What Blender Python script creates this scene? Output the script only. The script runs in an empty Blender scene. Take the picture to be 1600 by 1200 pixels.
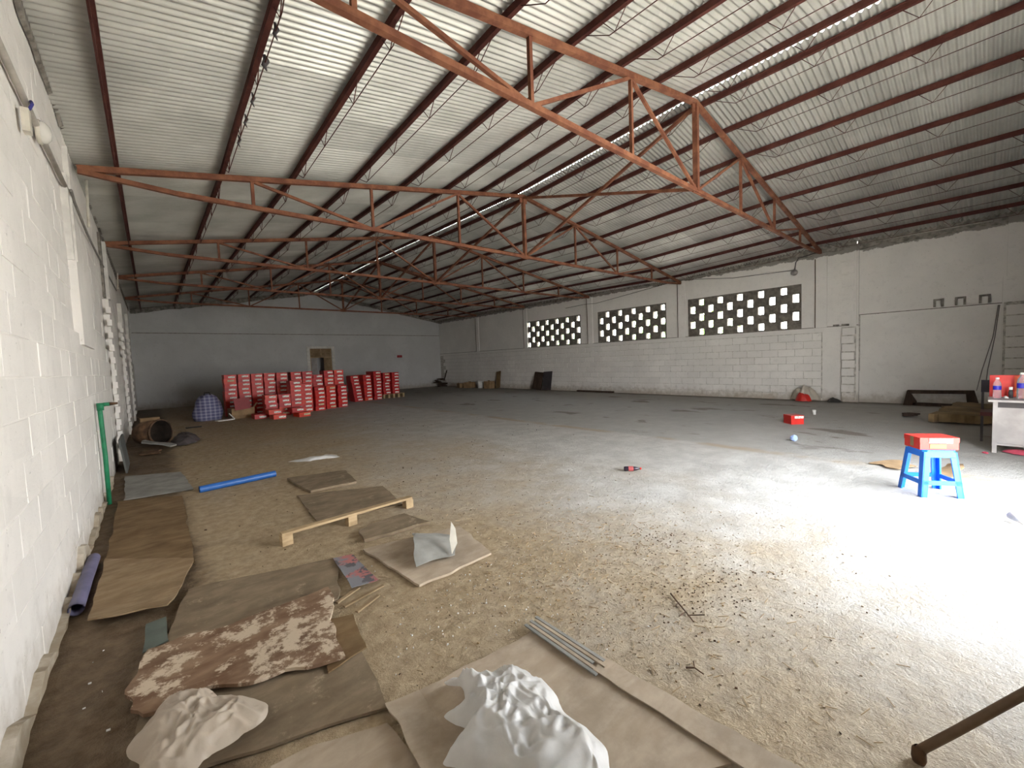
import bpy, math, random
from mathutils import Vector, Matrix, noise
rnd = random.Random(7)
PI = math.pi
sc = bpy.context.scene
COL = sc.collection

# ------------------------------------------------------------------ camera
cam = bpy.data.cameras.new('camera'); cam.sensor_width = 36; cam.sensor_fit = 'HORIZONTAL'
cam.lens = 648.0 / 1600 * 36; cam.clip_start = 0.02; cam.clip_end = 500
co = bpy.data.objects.new('camera', cam); COL.objects.link(co)
yaw, pitch, roll = math.radians(40.933), math.radians(-3.307), math.radians(-2.261)
fw = Vector((math.sin(yaw) * math.cos(pitch), math.cos(yaw) * math.cos(pitch), math.sin(pitch)))
rt = Vector((math.cos(yaw), -math.sin(yaw), 0)); up = rt.cross(fw)
r2 = rt * math.cos(roll) + up * math.sin(roll); u2 = up * math.cos(roll) - rt * math.sin(roll)
m = Matrix.Identity(4)
for i in range(3):
    m[i][0], m[i][1], m[i][2] = r2[i], u2[i], -fw[i]
m[2][3] = 1.6
co.matrix_world = m
sc.camera = co

# ------------------------------------------------------------------ light: hazy sky, high sun from the left, doorway behind the camera
W = bpy.data.worlds.new('sky'); sc.world = W; W.use_nodes = True
nt = W.node_tree; nt.nodes.clear()
wo = nt.nodes.new('ShaderNodeOutputWorld'); bg = nt.nodes.new('ShaderNodeBackground')
tc = nt.nodes.new('ShaderNodeTexCoord'); sx = nt.nodes.new('ShaderNodeSeparateXYZ'); cr = nt.nodes.new('ShaderNodeValToRGB')
nt.links.new(tc.outputs['Generated'], sx.inputs[0]); nt.links.new(sx.outputs[2], cr.inputs[0])
cr.color_ramp.elements[0].position = 0.0; cr.color_ramp.elements[0].color = (1.0, 0.98, 0.94, 1)
cr.color_ramp.elements[1].position = 0.7; cr.color_ramp.elements[1].color = (0.80, 0.89, 1.0, 1)
nt.links.new(cr.outputs[0], bg.inputs[0]); bg.inputs[1].default_value = 9.0
nt.links.new(bg.outputs[0], wo.inputs[0])
sun = bpy.data.lights.new('sun', 'SUN'); sun.energy = 20; sun.angle = 0.02; sun.color = (1, 0.96, 0.88)
so = bpy.data.objects.new('sun', sun); COL.objects.link(so)
so.rotation_euler = (math.radians(12), math.radians(-24), 0)
sc.view_settings.view_transform = 'Standard'; sc.view_settings.look = 'None'
sc.view_settings.gamma = 1.0; sc.view_settings.use_curve_mapping = False
sc.view_settings.exposure = 1.5
sc.cycles.max_bounces = 10; sc.cycles.diffuse_bounces = 5; sc.cycles.glossy_bounces = 4
sc.cycles.use_denoising = True
DOOR = (3.7, 7.2, 3.5)          # doorway in the near wall: x from, x to, height
def portal(name, loc, rot, sx_, sy_):
    l = bpy.data.lights.new(name, 'AREA'); l.shape = 'RECTANGLE'; l.size = sx_; l.size_y = sy_
    l.cycles.is_portal = True
    o = bpy.data.objects.new(name, l); COL.objects.link(o); o.location = loc; o.rotation_euler = rot
portal('door_portal', ((DOOR[0] + DOOR[1]) / 2, -1.22, DOOR[2] / 2), (-PI / 2, 0, PI), DOOR[1] - DOOR[0], DOOR[2])
for ya, yb in ((12.55, 16.27), (8.28, 11.55), (3.83, 7.41)):
    portal('window_portal', (15.5, (ya + yb) / 2, 2.89), (0, PI / 2, 0), 1.38, yb - ya)

# ------------------------------------------------------------------ mesh helpers
class MB:
    def __init__(s): s.v = []; s.f = []; s.m = []; s.cur = 0
    def add(s, vs, fs):
        o = len(s.v); s.v += [tuple(p) for p in vs]
        for f in fs: s.f.append(tuple(i + o for i in f)); s.m.append(s.cur)
    def box(s, c, d, rz=0.0, M=None):
        hx, hy, hz = d[0] / 2, d[1] / 2, d[2] / 2
        vs = [Vector((x, y, z)) for x in (-hx, hx) for y in (-hy, hy) for z in (-hz, hz)]
        R = M if M is not None else Matrix.Rotation(rz, 3, 'Z')
        s.add([R @ p + Vector(c) for p in vs], [(0, 1, 3, 2), (4, 6, 7, 5), (0, 4, 5, 1), (2, 3, 7, 6), (0, 2, 6, 4), (1, 5, 7, 3)])
        return s
    def bx(s, x0, x1, y0, y1, z0, z1):
        return s.box(((x0 + x1) / 2, (y0 + y1) / 2, (z0 + z1) / 2), (x1 - x0, y1 - y0, z1 - z0))
    def bar(s, a, b, w, h=None):
        a, b = Vector(a), Vector(b); h = h or w; d = b - a; L = d.length; d.normalize()
        up_ = Vector((0, 0, 1)) if abs(d.z) < 0.9 else Vector((0, 1, 0))
        sd = d.cross(up_).normalized(); u_ = sd.cross(d)
        R = Matrix((sd, d, u_)).transposed()
        return s.box((a + b) / 2, (w, L, h), M=R)
    def tube(s, pts, r, n=8, cap=True, radii=None):
        pts = [Vector(p) for p in pts]; rings = []; prev = None
        for i, p in enumerate(pts):
            t = (pts[min(i + 1, len(pts) - 1)] - pts[max(i - 1, 0)]).normalized()
            if prev is None:
                a = Vector((0, 0, 1)) if abs(t.z) < 0.9 else Vector((1, 0, 0))
                prev = t.cross(a).normalized()
            sd = (prev - t * prev.dot(t)).normalized(); prev = sd; u_ = t.cross(sd)
            rr = radii[i] if radii else r
            rings.append([p + (sd * math.cos(2 * PI * k / n) + u_ * math.sin(2 * PI * k / n)) * rr for k in range(n)])
        vs = [q for g in rings for q in g]; fs = []
        for i in range(len(pts) - 1):
            for k in range(n):
                k2 = (k + 1) % n; fs.append((i * n + k, i * n + k2, (i + 1) * n + k2, (i + 1) * n + k))
        if cap: fs.append(tuple(range(n))[::-1]); fs.append(tuple((len(pts) - 1) * n + k for k in range(n)))
        s.add(vs, fs); return s
    def lathe(s, prof, n=20, c=(0, 0, 0), M=None):
        vs = []; fs = []
        for r, z in prof:
            for k in range(n):
                p = Vector((r * math.cos(2 * PI * k / n), r * math.sin(2 * PI * k / n), z))
                if M is not None: p = M @ p
                vs.append(p + Vector(c))
        for i in range(len(prof) - 1):
            for k in range(n):
                k2 = (k + 1) % n; fs.append((i * n + k, i * n + k2, (i + 1) * n + k2, (i + 1) * n + k))
        s.add(vs, fs); return s
    def prism(s, poly, z0, z1, M=None):
        n = len(poly); vs = [Vector((p[0], p[1], z0)) for p in poly] + [Vector((p[0], p[1], z1)) for p in poly]
        if M is not None: vs = [M @ v for v in vs]
        s.add(vs, [tuple(range(n))[::-1], tuple(range(n, 2 * n))] + [(i, (i + 1) % n, n + (i + 1) % n, n + i) for i in range(n)])
        return s
    def mesh(s, name, mats, smooth=False):
        me = bpy.data.meshes.new(name); me.from_pydata(s.v, [], s.f)
        for mt in (mats if isinstance(mats, (list, tuple)) else [mats]): me.materials.append(mt)
        if any(s.m): me.polygons.foreach_set('material_index', s.m)
        if smooth: me.polygons.foreach_set('use_smooth', [True] * len(s.f))
        me.update(); return me
def put(name, me, parent=None, loc=(0, 0, 0), rot=(0, 0, 0)):
    o = bpy.data.objects.new(name, me); COL.objects.link(o); o.location = loc; o.rotation_euler = rot
    if parent is not None: o.parent = parent
    return o
def part(name, mb, mat, parent, smooth=False, label=None):
    o = put(name, mb.mesh(name, mat, smooth), parent)
    if label: o['label'] = label
    return o
def tag(o, label, cat, group=None):
    o['label'] = label; o['category'] = cat
    if group: o['group'] = group
    return o
def thing(name, label, cat, loc=(0, 0, 0), rz=0.0, group=None):
    o = put(name, None, None, loc, (0, 0, rz)); o.empty_display_size = 0.1
    return tag(o, label, cat, group)
def struct(name, mb=None, mat=None, label=None):
    o = put(name, mb.mesh(name, mat) if mb else None); o['kind'] = 'structure'
    if label: o['label'] = label
    return o

# ------------------------------------------------------------------ material helpers
class NM:
    def __init__(s, name, rough=0.8, metal=0.0, spec=0.4):
        s.mat = bpy.data.materials.new(name); s.mat.use_nodes = True; s.t = s.mat.node_tree
        s.b = s.t.nodes['Principled BSDF']; s.b.inputs['Roughness'].default_value = rough
        s.b.inputs['Metallic'].default_value = metal; s.b.inputs['Specular IOR Level'].default_value = spec
        s.tcn = s.t.nodes.new('ShaderNodeTexCoord')
    def pos(s):
        if not hasattr(s, 'gp'): s.gp = s.t.nodes.new('ShaderNodeNewGeometry').outputs['Position']
        return s.gp
    def obj(s): return s.tcn.outputs['Object']
    def rand(s):
        return s.t.nodes.new('ShaderNodeObjectInfo').outputs['Random']
    def scale(s, v, sc_):
        n = s.t.nodes.new('ShaderNodeMapping'); n.inputs['Scale'].default_value = sc_; s.t.links.new(v, n.inputs[0]); return n.outputs[0]
    def noise(s, v, scale, detail=4, rough=0.55, dist=0.0):
        n = s.t.nodes.new('ShaderNodeTexNoise'); n.inputs['Scale'].default_value = scale; n.inputs['Detail'].default_value = detail
        n.inputs['Roughness'].default_value = rough; n.inputs['Distortion'].default_value = dist
        s.t.links.new(v, n.inputs['Vector']); return n.outputs['Fac']
    def axis(s, v, i):
        n = s.t.nodes.new('ShaderNodeSeparateXYZ'); s.t.links.new(v, n.inputs[0]); return n.outputs[i]
    def mth(s, op, a, b=None, clamp=False):
        n = s.t.nodes.new('ShaderNodeMath'); n.operation = op; n.use_clamp = clamp
        for i, q in enumerate((a, b)):
            if q is None: continue
            if isinstance(q, (int, float)): n.inputs[i].default_value = q
            else: s.t.links.new(q, n.inputs[i])
        return n.outputs[0]
    def step(s, v, a, b, lo=0.0, hi=1.0):
        n = s.t.nodes.new('ShaderNodeMapRange'); n.interpolation_type = 'SMOOTHSTEP'
        n.inputs['From Min'].default_value = min(a, b); n.inputs['From Max'].default_value = max(a, b)
        n.inputs['To Min'].default_value = lo if a < b else hi; n.inputs['To Max'].default_value = hi if a < b else lo
        s.t.links.new(v, n.inputs['Value']); return n.outputs[0]
    def mix(s, f, a, b):
        n = s.t.nodes.new('ShaderNodeMix'); n.data_type = 'RGBA'
        for k, q in ((0, f), (6, a), (7, b)):
            if isinstance(q, (int, float)): n.inputs[k].default_value = q
            elif isinstance(q, tuple): n.inputs[k].default_value = (*q, 1)
            else: s.t.links.new(q, n.inputs[k])
        return n.outputs[2]
    def color(s, c):
        if isinstance(c, tuple): s.b.inputs['Base Color'].default_value = (*c, 1)
        else: s.t.links.new(c, s.b.inputs['Base Color'])
        return s
    def rough(s, v): s.t.links.new(v, s.b.inputs['Roughness']); return s
    def bump(s, h, strength=0.4, dist=0.01):
        n = s.t.nodes.new('ShaderNodeBump'); n.inputs['Strength'].default_value = strength; n.inputs['Distance'].default_value = dist
        s.t.links.new(h, n.inputs['Height']); s.t.links.new(n.outputs[0], s.b.inputs['Normal']); return s
def simple(name, c, var=0.12, scale=6, rough=0.7, metal=0.0, bump=0.0):
    M = NM(name, rough, metal); n = M.noise(M.obj(), scale, 5)
    d = tuple(x * (1 - var * 2) for x in c); e = tuple(min(1, x * (1 + var)) for x in c)
    M.color(M.mix(M.step(n, 0.3, 0.7), d, e))
    if bump: M.bump(n, bump, 0.01)
    return M.mat

# painted blockwork: white limewash with wear, brown splash dirt near the floor
def wall_paint(name, base, dirt=1.0, cement_top=None):
    M = NM(name, 0.85, spec=0.2); p = M.pos(); z = M.axis(p, 2)
    a = M.noise(p, 0.9, 5); b = M.noise(p, 7, 6, 0.65); c = M.noise(p, 34, 4, 0.6)
    col = M.mix(M.step(a, 0.35, 0.7), tuple(x * 0.9 for x in base), base)
    col = M.mix(M.mth('MULTIPLY', M.step(b, 0.52, 0.72), 0.35), col, tuple(x * 0.72 for x in base))
    col = M.mix(M.mth('MULTIPLY', M.step(c, 0.66, 0.72), 0.8 * dirt), col, (0.22, 0.2, 0.17))
    lowf = M.mth('MULTIPLY', M.step(M.mth('SUBTRACT', z, M.mth('MULTIPLY', b, 0.55)), 0.12, -0.3), 0.85 * dirt)
    col = M.mix(lowf, col, (0.27, 0.2, 0.12))
    if cement_top:
        tf = M.step(M.mth('ADD', z, M.mth('MULTIPLY', M.noise(p, 3.0, 6, 0.7), 0.3)), cement_top + 0.13, cement_top + 0.16)
        col = M.mix(tf, col, (0.2, 0.185, 0.16))
    rv = M.rand()
    col = M.mix(M.mth('MULTIPLY', rv, 0.26), col, tuple(x * 0.7 for x in base))
    M.color(col); M.bump(M.mth('ADD', b, M.mth('MULTIPLY', c, 0.5)), 0.35, 0.012)
    return M.mat
M_WALL = wall_paint('limewashed_block', (0.90, 0.87, 0.83), 0.6)
M_WALLR = wall_paint('limewashed_block_far', (0.90, 0.875, 0.84), 0.8, 4.3)
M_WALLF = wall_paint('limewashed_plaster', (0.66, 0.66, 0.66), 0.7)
M_JOINT = simple('mortar_joint', (0.58, 0.55, 0.50), 0.2, 12, 0.9)
M_CEM = simple('raw_cement', (0.27, 0.25, 0.22), 0.25, 9, 0.95, 0, 0.5)
M_SCREEN = simple('cement_screen_block', (0.2, 0.18, 0.155), 0.2, 9, 0.95, 0, 0.4)

def floor_mat():
    M = NM('dusty_concrete', 0.75, spec=0.35); p = M.pos(); x = M.axis(p, 0); y = M.axis(p, 1)
    n1 = M.noise(p, 0.55, 6, 0.6); n2 = M.noise(p, 2.6, 6, 0.65); n3 = M.noise(p, 11, 6, 0.7); n4 = M.noise(p, 55, 4, 0.7)
    grey = M.mix(M.step(n2, 0.3, 0.7), (0.37, 0.35, 0.32), (0.51, 0.49, 0.455))
    tan = M.mix(M.step(n3, 0.3, 0.7), (0.30, 0.22, 0.13), (0.47, 0.365, 0.235))
    tan = M.mix(M.mth('MULTIPLY', M.step(n4, 0.55, 0.75), 0.5), tan, (0.55, 0.46, 0.33))
    # sandy on the left, bare concrete to the right
    fx = M.mth('ADD', M.mth('ADD', x, M.mth('MULTIPLY', M.mth('SUBTRACT', n1, 0.5), 6.0)), M.mth('MULTIPLY', M.mth('SUBTRACT', n2, 0.5), 2.5))
    fx = M.mth('ADD', fx, M.mth('MULTIPLY', y, -0.08))
    col = M.mix(M.step(fx, 0.8, 5.2), tan, grey)
    # brown packed dirt along the left wall
    dx = M.mth('ADD', x, M.mth('MULTIPLY', M.mth('SUBTRACT', n2, 0.5), 0.5))
    col = M.mix(M.step(dx, 0.32, 0.1), col, M.mix(M.step(n3, 0.3, 0.7), (0.115, 0.075, 0.04), (0.2, 0.14, 0.085)))
    # second slab beyond the joint at x = 7.3, a little darker, with a sandy ridge along the joint
    jx = M.mth('ADD', x, M.mth('MULTIPLY', M.mth('SUBTRACT', n2, 0.5), 0.25))
    col = M.mix(M.mth('MULTIPLY', M.step(jx, 7.2, 7.4), 0.38), col, (0.25, 0.235, 0.21))
    jd = M.mth('ABSOLUTE', M.mth('SUBTRACT', jx, 7.22))
    jm = M.mth('MULTIPLY', M.step(jd, 0.22, 0.02), M.step(M.noise(p, 0.8, 3), 0.42, 0.6))
    col = M.mix(M.mth('MULTIPLY', jm, 0.75), col, (0.36, 0.27, 0.17))
    # damp stains on the far slab
    st = M.mth('MULTIPLY', M.step(M.noise(M.scale(p, (1.3, 0.8, 1)), 1.0, 5, 0.6, 0.3), 0.60, 0.65), M.step(x, 6.5, 9.0))
    col = M.mix(M.mth('MULTIPLY', st, 0.75), col, (0.15, 0.125, 0.095))
    # dirt along the right and far walls
    col = M.mix(M.step(M.mth('ADD', x, M.mth('MULTIPLY', n2, 0.8)), 14.9, 15.6), col, (0.16, 0.14, 0.11))
    col = M.mix(M.mth('MULTIPLY', M.step(M.mth('ADD', y, M.mth('MULTIPLY', n2, 3.0)), 20.0, 25.0), 0.5), col, (0.17, 0.14, 0.1))
    col = M.mix(M.mth('MULTIPLY', M.step(n4, 0.66, 0.74), 0.3), col, (0.12, 0.09, 0.06))
    M.color(col)
    M.bump(M.mth('ADD', M.mth('MULTIPLY', n3, 1.0), M.mth('MULTIPLY', n4, 0.4)), 0.6, 0.045)
    M.rough(M.step(n2, 0.3, 0.7, 0.55, 0.85))
    return M.mat
M_FLOOR = floor_mat()
M_GROUND = simple('outdoor_ground', (0.50, 0.46, 0.40), 0.15, 2, 0.95)

def rust(name, a, b):
    M = NM(name, 0.75, spec=0.3); p = M.pos(); n = M.noise(p, 5, 6, 0.65)
    M.color(M.mix(M.step(n, 0.35, 0.7), a, b)); M.bump(n, 0.2, 0.005); return M.mat
M_TRUSS = rust('red_oxide_steel', (0.155, 0.055, 0.032), (0.28, 0.12, 0.065))
M_PURL = rust('dark_oxide_steel', (0.058, 0.014, 0.011), (0.095, 0.03, 0.022))
def roof_mat():
    M = NM('corrugated_zinc', 0.5, 0.4, 0.5); p = M.pos(); r = M.rand()
    n = M.noise(p, 1.3, 5); n2 = M.noise(p, 16, 5, 0.7)
    col = M.mix(M.step(n, 0.3, 0.7), (0.46, 0.46, 0.425), (0.62, 0.62, 0.58))
    col = M.mix(M.mth('MULTIPLY', M.mth('POWER', r, 2.0), 0.45), col, (0.27, 0.27, 0.255))
    col = M.mix(M.mth('MULTIPLY', M.step(n2, 0.64, 0.72), 0.4), col, (0.75, 0.75, 0.72))
    M.color(col); M.rough(M.step(M.mth('ADD', r, M.mth('MULTIPLY', n2, 0.3)), 0.0, 1.3, 0.36, 0.55)); return M.mat
M_ROOF = roof_mat()
def wood(name, a, b, peel=None, thr=(0.5, 0.62), sc_=(1.2, 3.2, 1)):
    M = NM(name, 0.8, spec=0.2); o = M.obj(); g = M.noise(M.scale(o, sc_), 3.0, 6, 0.6, 0.4); n = M.noise(o, 2.6, 7, 0.68)
    col = M.mix(M.step(g, 0.3, 0.7), a, b)
    col = M.mix(M.mth('MULTIPLY', M.step(n, 0.42, 0.7), 0.55), col, tuple(x * 0.6 for x in a))
    if peel: col = M.mix(M.step(M.noise(o, 6.5, 10, 0.74), thr[0], thr[1]), col, peel)
    M.color(col); M.bump(M.mth('ADD', g, n), 0.4, 0.006); return M.mat
M_PLY = wood('weathered_plywood', (0.26, 0.175, 0.095), (0.37, 0.27, 0.165))
M_PLYD = wood('dark_dirty_plywood', (0.165, 0.10, 0.048), (0.25, 0.17, 0.09))
M_PLYG = wood('grey_brown_plywood', (0.19, 0.14, 0.09), (0.28, 0.215, 0.145), (0.36, 0.29, 0.2), (0.58, 0.7))
M_ROT = wood('peeling_rotten_plywood', (0.17, 0.095, 0.055), (0.30, 0.2, 0.13), (0.58, 0.47, 0.35), (0.5, 0.58))
M_LAM = wood('pale_laminated_plywood', (0.40, 0.315, 0.23), (0.50, 0.41, 0.315))
M_PINE = wood('raw_pine', (0.40, 0.285, 0.16), (0.54, 0.40, 0.24), sc_=(2, 2, 14))
M_DKW = wood('dark_wood', (0.045, 0.028, 0.02), (0.085, 0.055, 0.04))
M_CARD = simple('brown_cardboard', (0.36, 0.235, 0.125), 0.15, 4, 0.85)
M_GREYB = simple('grey_fibre_board', (0.30, 0.29, 0.265), 0.12, 5, 0.85)
M_RED = simple('red_printed_card', (0.62, 0.028, 0.02), 0.08, 5, 0.45)
M_ORANGE = simple('orange_printed_card', (0.80, 0.12, 0.03), 0.08, 5, 0.45)
M_DRED = simple('maroon_card', (0.30, 0.02, 0.025), 0.1, 5, 0.5)
def sticker():
    M = NM('printed_white_sticker', 0.5); o = M.obj()
    n = M.noise(M.scale(o, (1, 1, 0.6)), 38, 2, 0.5); k = M.mth('MULTIPLY', M.step(n, 0.57, 0.6), 0.75)
    M.color(M.mix(k, (0.88, 0.86, 0.80), (0.16, 0.15, 0.14))); return M.mat
M_STICK = sticker()
M_BLUE = simple('blue_plastic', (0.012, 0.19, 0.85), 0.05, 4, 0.35)
M_PIPEB = simple('blue_pvc', (0.03, 0.125, 0.40), 0.1, 8, 0.4)
M_GREEN = simple('green_pvc', (0.02, 0.22, 0.10), 0.15, 8, 0.5)
M_GPVC = simple('grey_violet_pvc', (0.17, 0.16, 0.26), 0.1, 8, 0.5)
M_WPVC = simple('off_white_conduit', (0.46, 0.43, 0.38), 0.1, 8, 0.6)
M_CREAM = simple('cream_plastic', (0.70, 0.66, 0.57), 0.08, 8, 0.5)
M_BLACK = simple('dark_cable', (0.04, 0.037, 0.035), 0.1, 8, 0.7)
M_BROWN = simple('rusty_brown', (0.10, 0.055, 0.03), 0.25, 8, 0.8)
M_RUSTB = simple('rusty_drum', (0.15, 0.08, 0.04), 0.3, 6, 0.8)
M_METAL = simple('grey_painted_metal', (0.36, 0.335, 0.325), 0.1, 4, 0.55, 0.2)
M_DKM = simple('dark_metal', (0.06, 0.052, 0.055), 0.1, 4, 0.6)
M_PINK = simple('pink_cloth', (0.62, 0.09, 0.14), 0.1, 9, 0.9)
M_WHITE = simple('white_plaster', (0.74, 0.72, 0.68), 0.08, 6, 0.8)
M_PAPER = simple('white_paper', (0.78, 0.77, 0.74), 0.05, 8, 0.8)
M_TEAL = simple('dull_teal_card', (0.11, 0.13, 0.11), 0.1, 6, 0.7)
M_PRINT = None
def printed():
    M = NM('faded_printed_card', 0.6); o = M.obj(); n = M.noise(o, 5, 3); k = M.noise(o, 14, 4)
    M.color(M.mix(M.step(k, 0.56, 0.6), M.mix(M.step(n, 0.5, 0.56), (0.22, 0.22, 0.24), (0.42, 0.16, 0.15)), (0.12, 0.11, 0.12))); return M.mat
M_PRINT = printed()
def film(name, c, trans, rough=0.35):
    M = NM(name, rough, spec=0.5); n = M.noise(M.obj(), 7, 5)
    M.color(M.mix(M.step(n, 0.3, 0.7), tuple(x * 0.86 for x in c), c))
    t = M.t.nodes.new('ShaderNodeBsdfTranslucent'); t.inputs[0].default_value = (*c, 1)
    x = M.t.nodes.new('ShaderNodeMixShader'); x.inputs[0].default_value = trans
    M.t.links.new(M.b.outputs[0], x.inputs[1]); M.t.links.new(t.outputs[0], x.inputs[2])
    M.t.links.new(x.outputs[0], M.t.nodes['Material Output'].inputs[0])
    M.bump(M.noise(M.obj(), 24, 4), 0.3, 0.01); return M.mat
M_BAG = film('white_polythene', (0.80, 0.79, 0.77), 0.3)
M_SACK = film('dusty_beige_polythene', (0.56, 0.47, 0.37), 0.2, 0.5)
def glass(name, c, a):
    M = NM(name, 0.12, spec=0.5); M.color(c); M.b.inputs['Transmission Weight'].default_value = a; M.b.inputs['IOR'].default_value = 1.2; return M.mat
M_PET = glass('clear_bottle_plastic', (0.85, 0.92, 0.97), 0.85)
M_LAMP = glass('milky_lamp_glass', (0.8, 0.78, 0.72), 0.15)
def plaid():
    M = NM('blue_checked_weave', 0.6); o = M.obj()
    w1 = M.mth('SINE', M.mth('MULTIPLY', M.axis(o, 2), 62)); w2 = M.mth('SINE', M.mth('MULTIPLY', M.axis(o, 0), 50))
    k = M.mth('ADD', M.step(w1, 0.2, 0.5), M.step(w2, 0.2, 0.5))
    M.color(M.mix(M.mth('MULTIPLY', k, 0.42), (0.11, 0.11, 0.23), (0.42, 0.42, 0.54))); return M.mat
M_PLAID = plaid()
def leafmat():
    M = NM('leaf_green', 0.6); n = M.noise(M.pos(), 1.5, 3); M.color(M.mix(n, (0.06, 0.15, 0.02), (0.2, 0.36, 0.07))); return M.mat
M_LEAF = leafmat(); M_BARK = simple('bark', (0.16, 0.11, 0.07), 0.2, 6, 0.9)

# ------------------------------------------------------------------ dimensions
XL, XR, XM, YF, YN = -0.533, 15.24, 7.257, 25.08, -1.0
ZE, ZR = 4.372, 5.758
TY = [3.346 + 4.324 * k for k in range(5)]
TDZ = [0.07, -0.12, -0.05, 0.03, 0.03]
KY = [-6.0] + TY + [40.0]; KZ = [TDZ[0]] + TDZ + [TDZ[-1]]
def dz(y):
    for i in range(len(KY) - 1):
        if KY[i] <= y <= KY[i + 1]:
            return KZ[i] + (KZ[i + 1] - KZ[i]) * (y - KY[i]) / (KY[i + 1] - KY[i])
    return KZ[-1]
def chord(x):                    # centre line of a truss's top chord
    return ZE + (ZR - ZE) * ((x - XL) / (XM - XL) if x <= XM else (XR - x) / (XR - XM))

# ------------------------------------------------------------------ floor and ground
mb = MB(); mb.bx(XL - 0.2, XR + 0.3, YN - 0.2, YF + 0.2, -0.15, 0.0); struct('floor', mb, M_FLOOR)
mb = MB(); mb.add([(-60, -60, -0.16), (90, -60, -0.16), (90, 90, -0.16), (-60, 90, -0.16)], [(0, 1, 2, 3)]); struct('ground', mb, M_GROUND)

# ------------------------------------------------------------------ walls
def rock_block(w, h, d, ch=0.006):
    # a block lying against x = 0, its face towards +x, chamfered front
    hy, hz = w / 2, h / 2
    b = MB()
    vs = [(-d, y, z) for y, z in ((-hy, -hz), (hy, -hz), (hy, hz), (-hy, hz))] + [(-ch, y, z) for y, z in ((-hy, -hz), (hy, -hz), (hy, hz), (-hy, hz))] + \
         [(0, y, z) for y, z in ((-hy + ch, -hz + ch), (hy - ch, -hz + ch), (hy - ch, hz - ch), (-hy + ch, hz - ch))]
    fs = [(8, 9, 10, 11)]
    for i in range(4):
        j = (i + 1) % 4; fs += [(i, j, 4 + j, 4 + i), (4 + i, 4 + j, 8 + j, 8 + i)]
    b.add(vs, fs); return b
BLKL = [rock_block(0.4575 - 0.001 * k, 0.2275 - 0.001 * k, 0.03, 0.002 + 0.002 * k) for k in range(3)]
BLK = [rock_block(0.450 - 0.003 * k, 0.220 - 0.002 * k, 0.03, 0.004 + 0.002 * k) for k in range(3)]
def lay_blocks(parent, xf, sgn, mat, rows, spans, near, limit, BLK=None):
    """courses of blocks on a wall face at x = xf looking towards sgn; the nearest ones singly, the rest joined"""
    L, H = 0.46, 0.23
    meshes = [b.mesh('block', mat) for b in BLK]
    rest = MB(); made = 0
    cand = []
    for z0, n, lead in rows:
        for r in range(n):
            z = z0 + H * (r + 0.5)
            for (ya, yb, za, zb) in spans:
                if not (za <= z - H / 2 + 0.01 and z + H / 2 - 0.01 <= zb): continue
                y = ya + (L / 2 if r % 2 else L)
                if r % 2 == 0: cand.append((abs(ya - near), ya + L / 4, z, lead, 0.49))
                while y + L / 2 <= yb + 0.02:
                    cand.append((abs(y - near), y, z, lead, 1.0)); y += L
    cand.sort()
    for _, y, z, lead, sy_ in cand:
        off = rnd.uniform(-0.004, 0.003); k = rnd.randrange(3)
        x = xf + sgn * (lead + off); rz = rnd.uniform(-0.006, 0.006) + (0 if sgn > 0 else PI)
        if made < limit:
            put('block', meshes[k], parent, (x, y, z), (rnd.uniform(-0.006, 0.006), rnd.uniform(-0.01, 0.01), rz)).scale.y = sy_; made += 1
        else:
            R = Matrix.Rotation(rz, 3, 'Z')
            rest.add([R @ Vector((p[0], p[1] * sy_, p[2])) + Vector((x, y, z)) for p in BLK[k].v], BLK[k].f)
    if rest.v:
        o = part('blockwork', rest, mat, parent); o['kind'] = 'stuff'

# left wall: lower half stands proud of the upper half
mb = MB(); mb.bx(XL - 0.25, XL - 0.0215, YN, YF, 0, 2.07); mb.bx(XL - 0.25, XL - 0.0575, YN, YF, 2.07, 4.46)
wl = struct('wall_left', mb, M_WALL)
lay_blocks(wl, XL, 1, M_WALL, [(0.0, 9, -0.018), (2.07, 10, -0.054)], [(0.9, 24.9, 0, 4.40)], 4.5, 300, BLKL)
# crumbling plaster fillet along the foot of the left wall
mb = MB(); n = 90
vs = []; fs = []
for i in range(n + 1):
    y = 1.0 + 7.5 * i / n
    w = 0.006 + 0.03 * abs(noise.noise((y * 2.1, 3.1, 0))) + 0.025 * abs(noise.noise((y * 9, 1, 0))); h = 0.02 + 0.24 * abs(noise.noise((y * 1.7, 8.1, 0))) + 0.08 * abs(noise.noise((y * 8, 5, 0)))
    vs += [(XL - 0.03, y, 0), (XL + w, y, 0), (XL + w * 0.75, y, h * 0.45), (XL + 0.02, y, h), (XL - 0.03, y, h + 0.01)]
for i in range(n):
    for k in range(4): a = i * 5 + k; fs.append((a, a + 1, a + 6, a + 5))
mb.add(vs, fs); part('plaster_skirt', mb, wall_paint('crumbling_plaster', (0.78, 0.72, 0.62), 1.0), wl)

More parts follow.
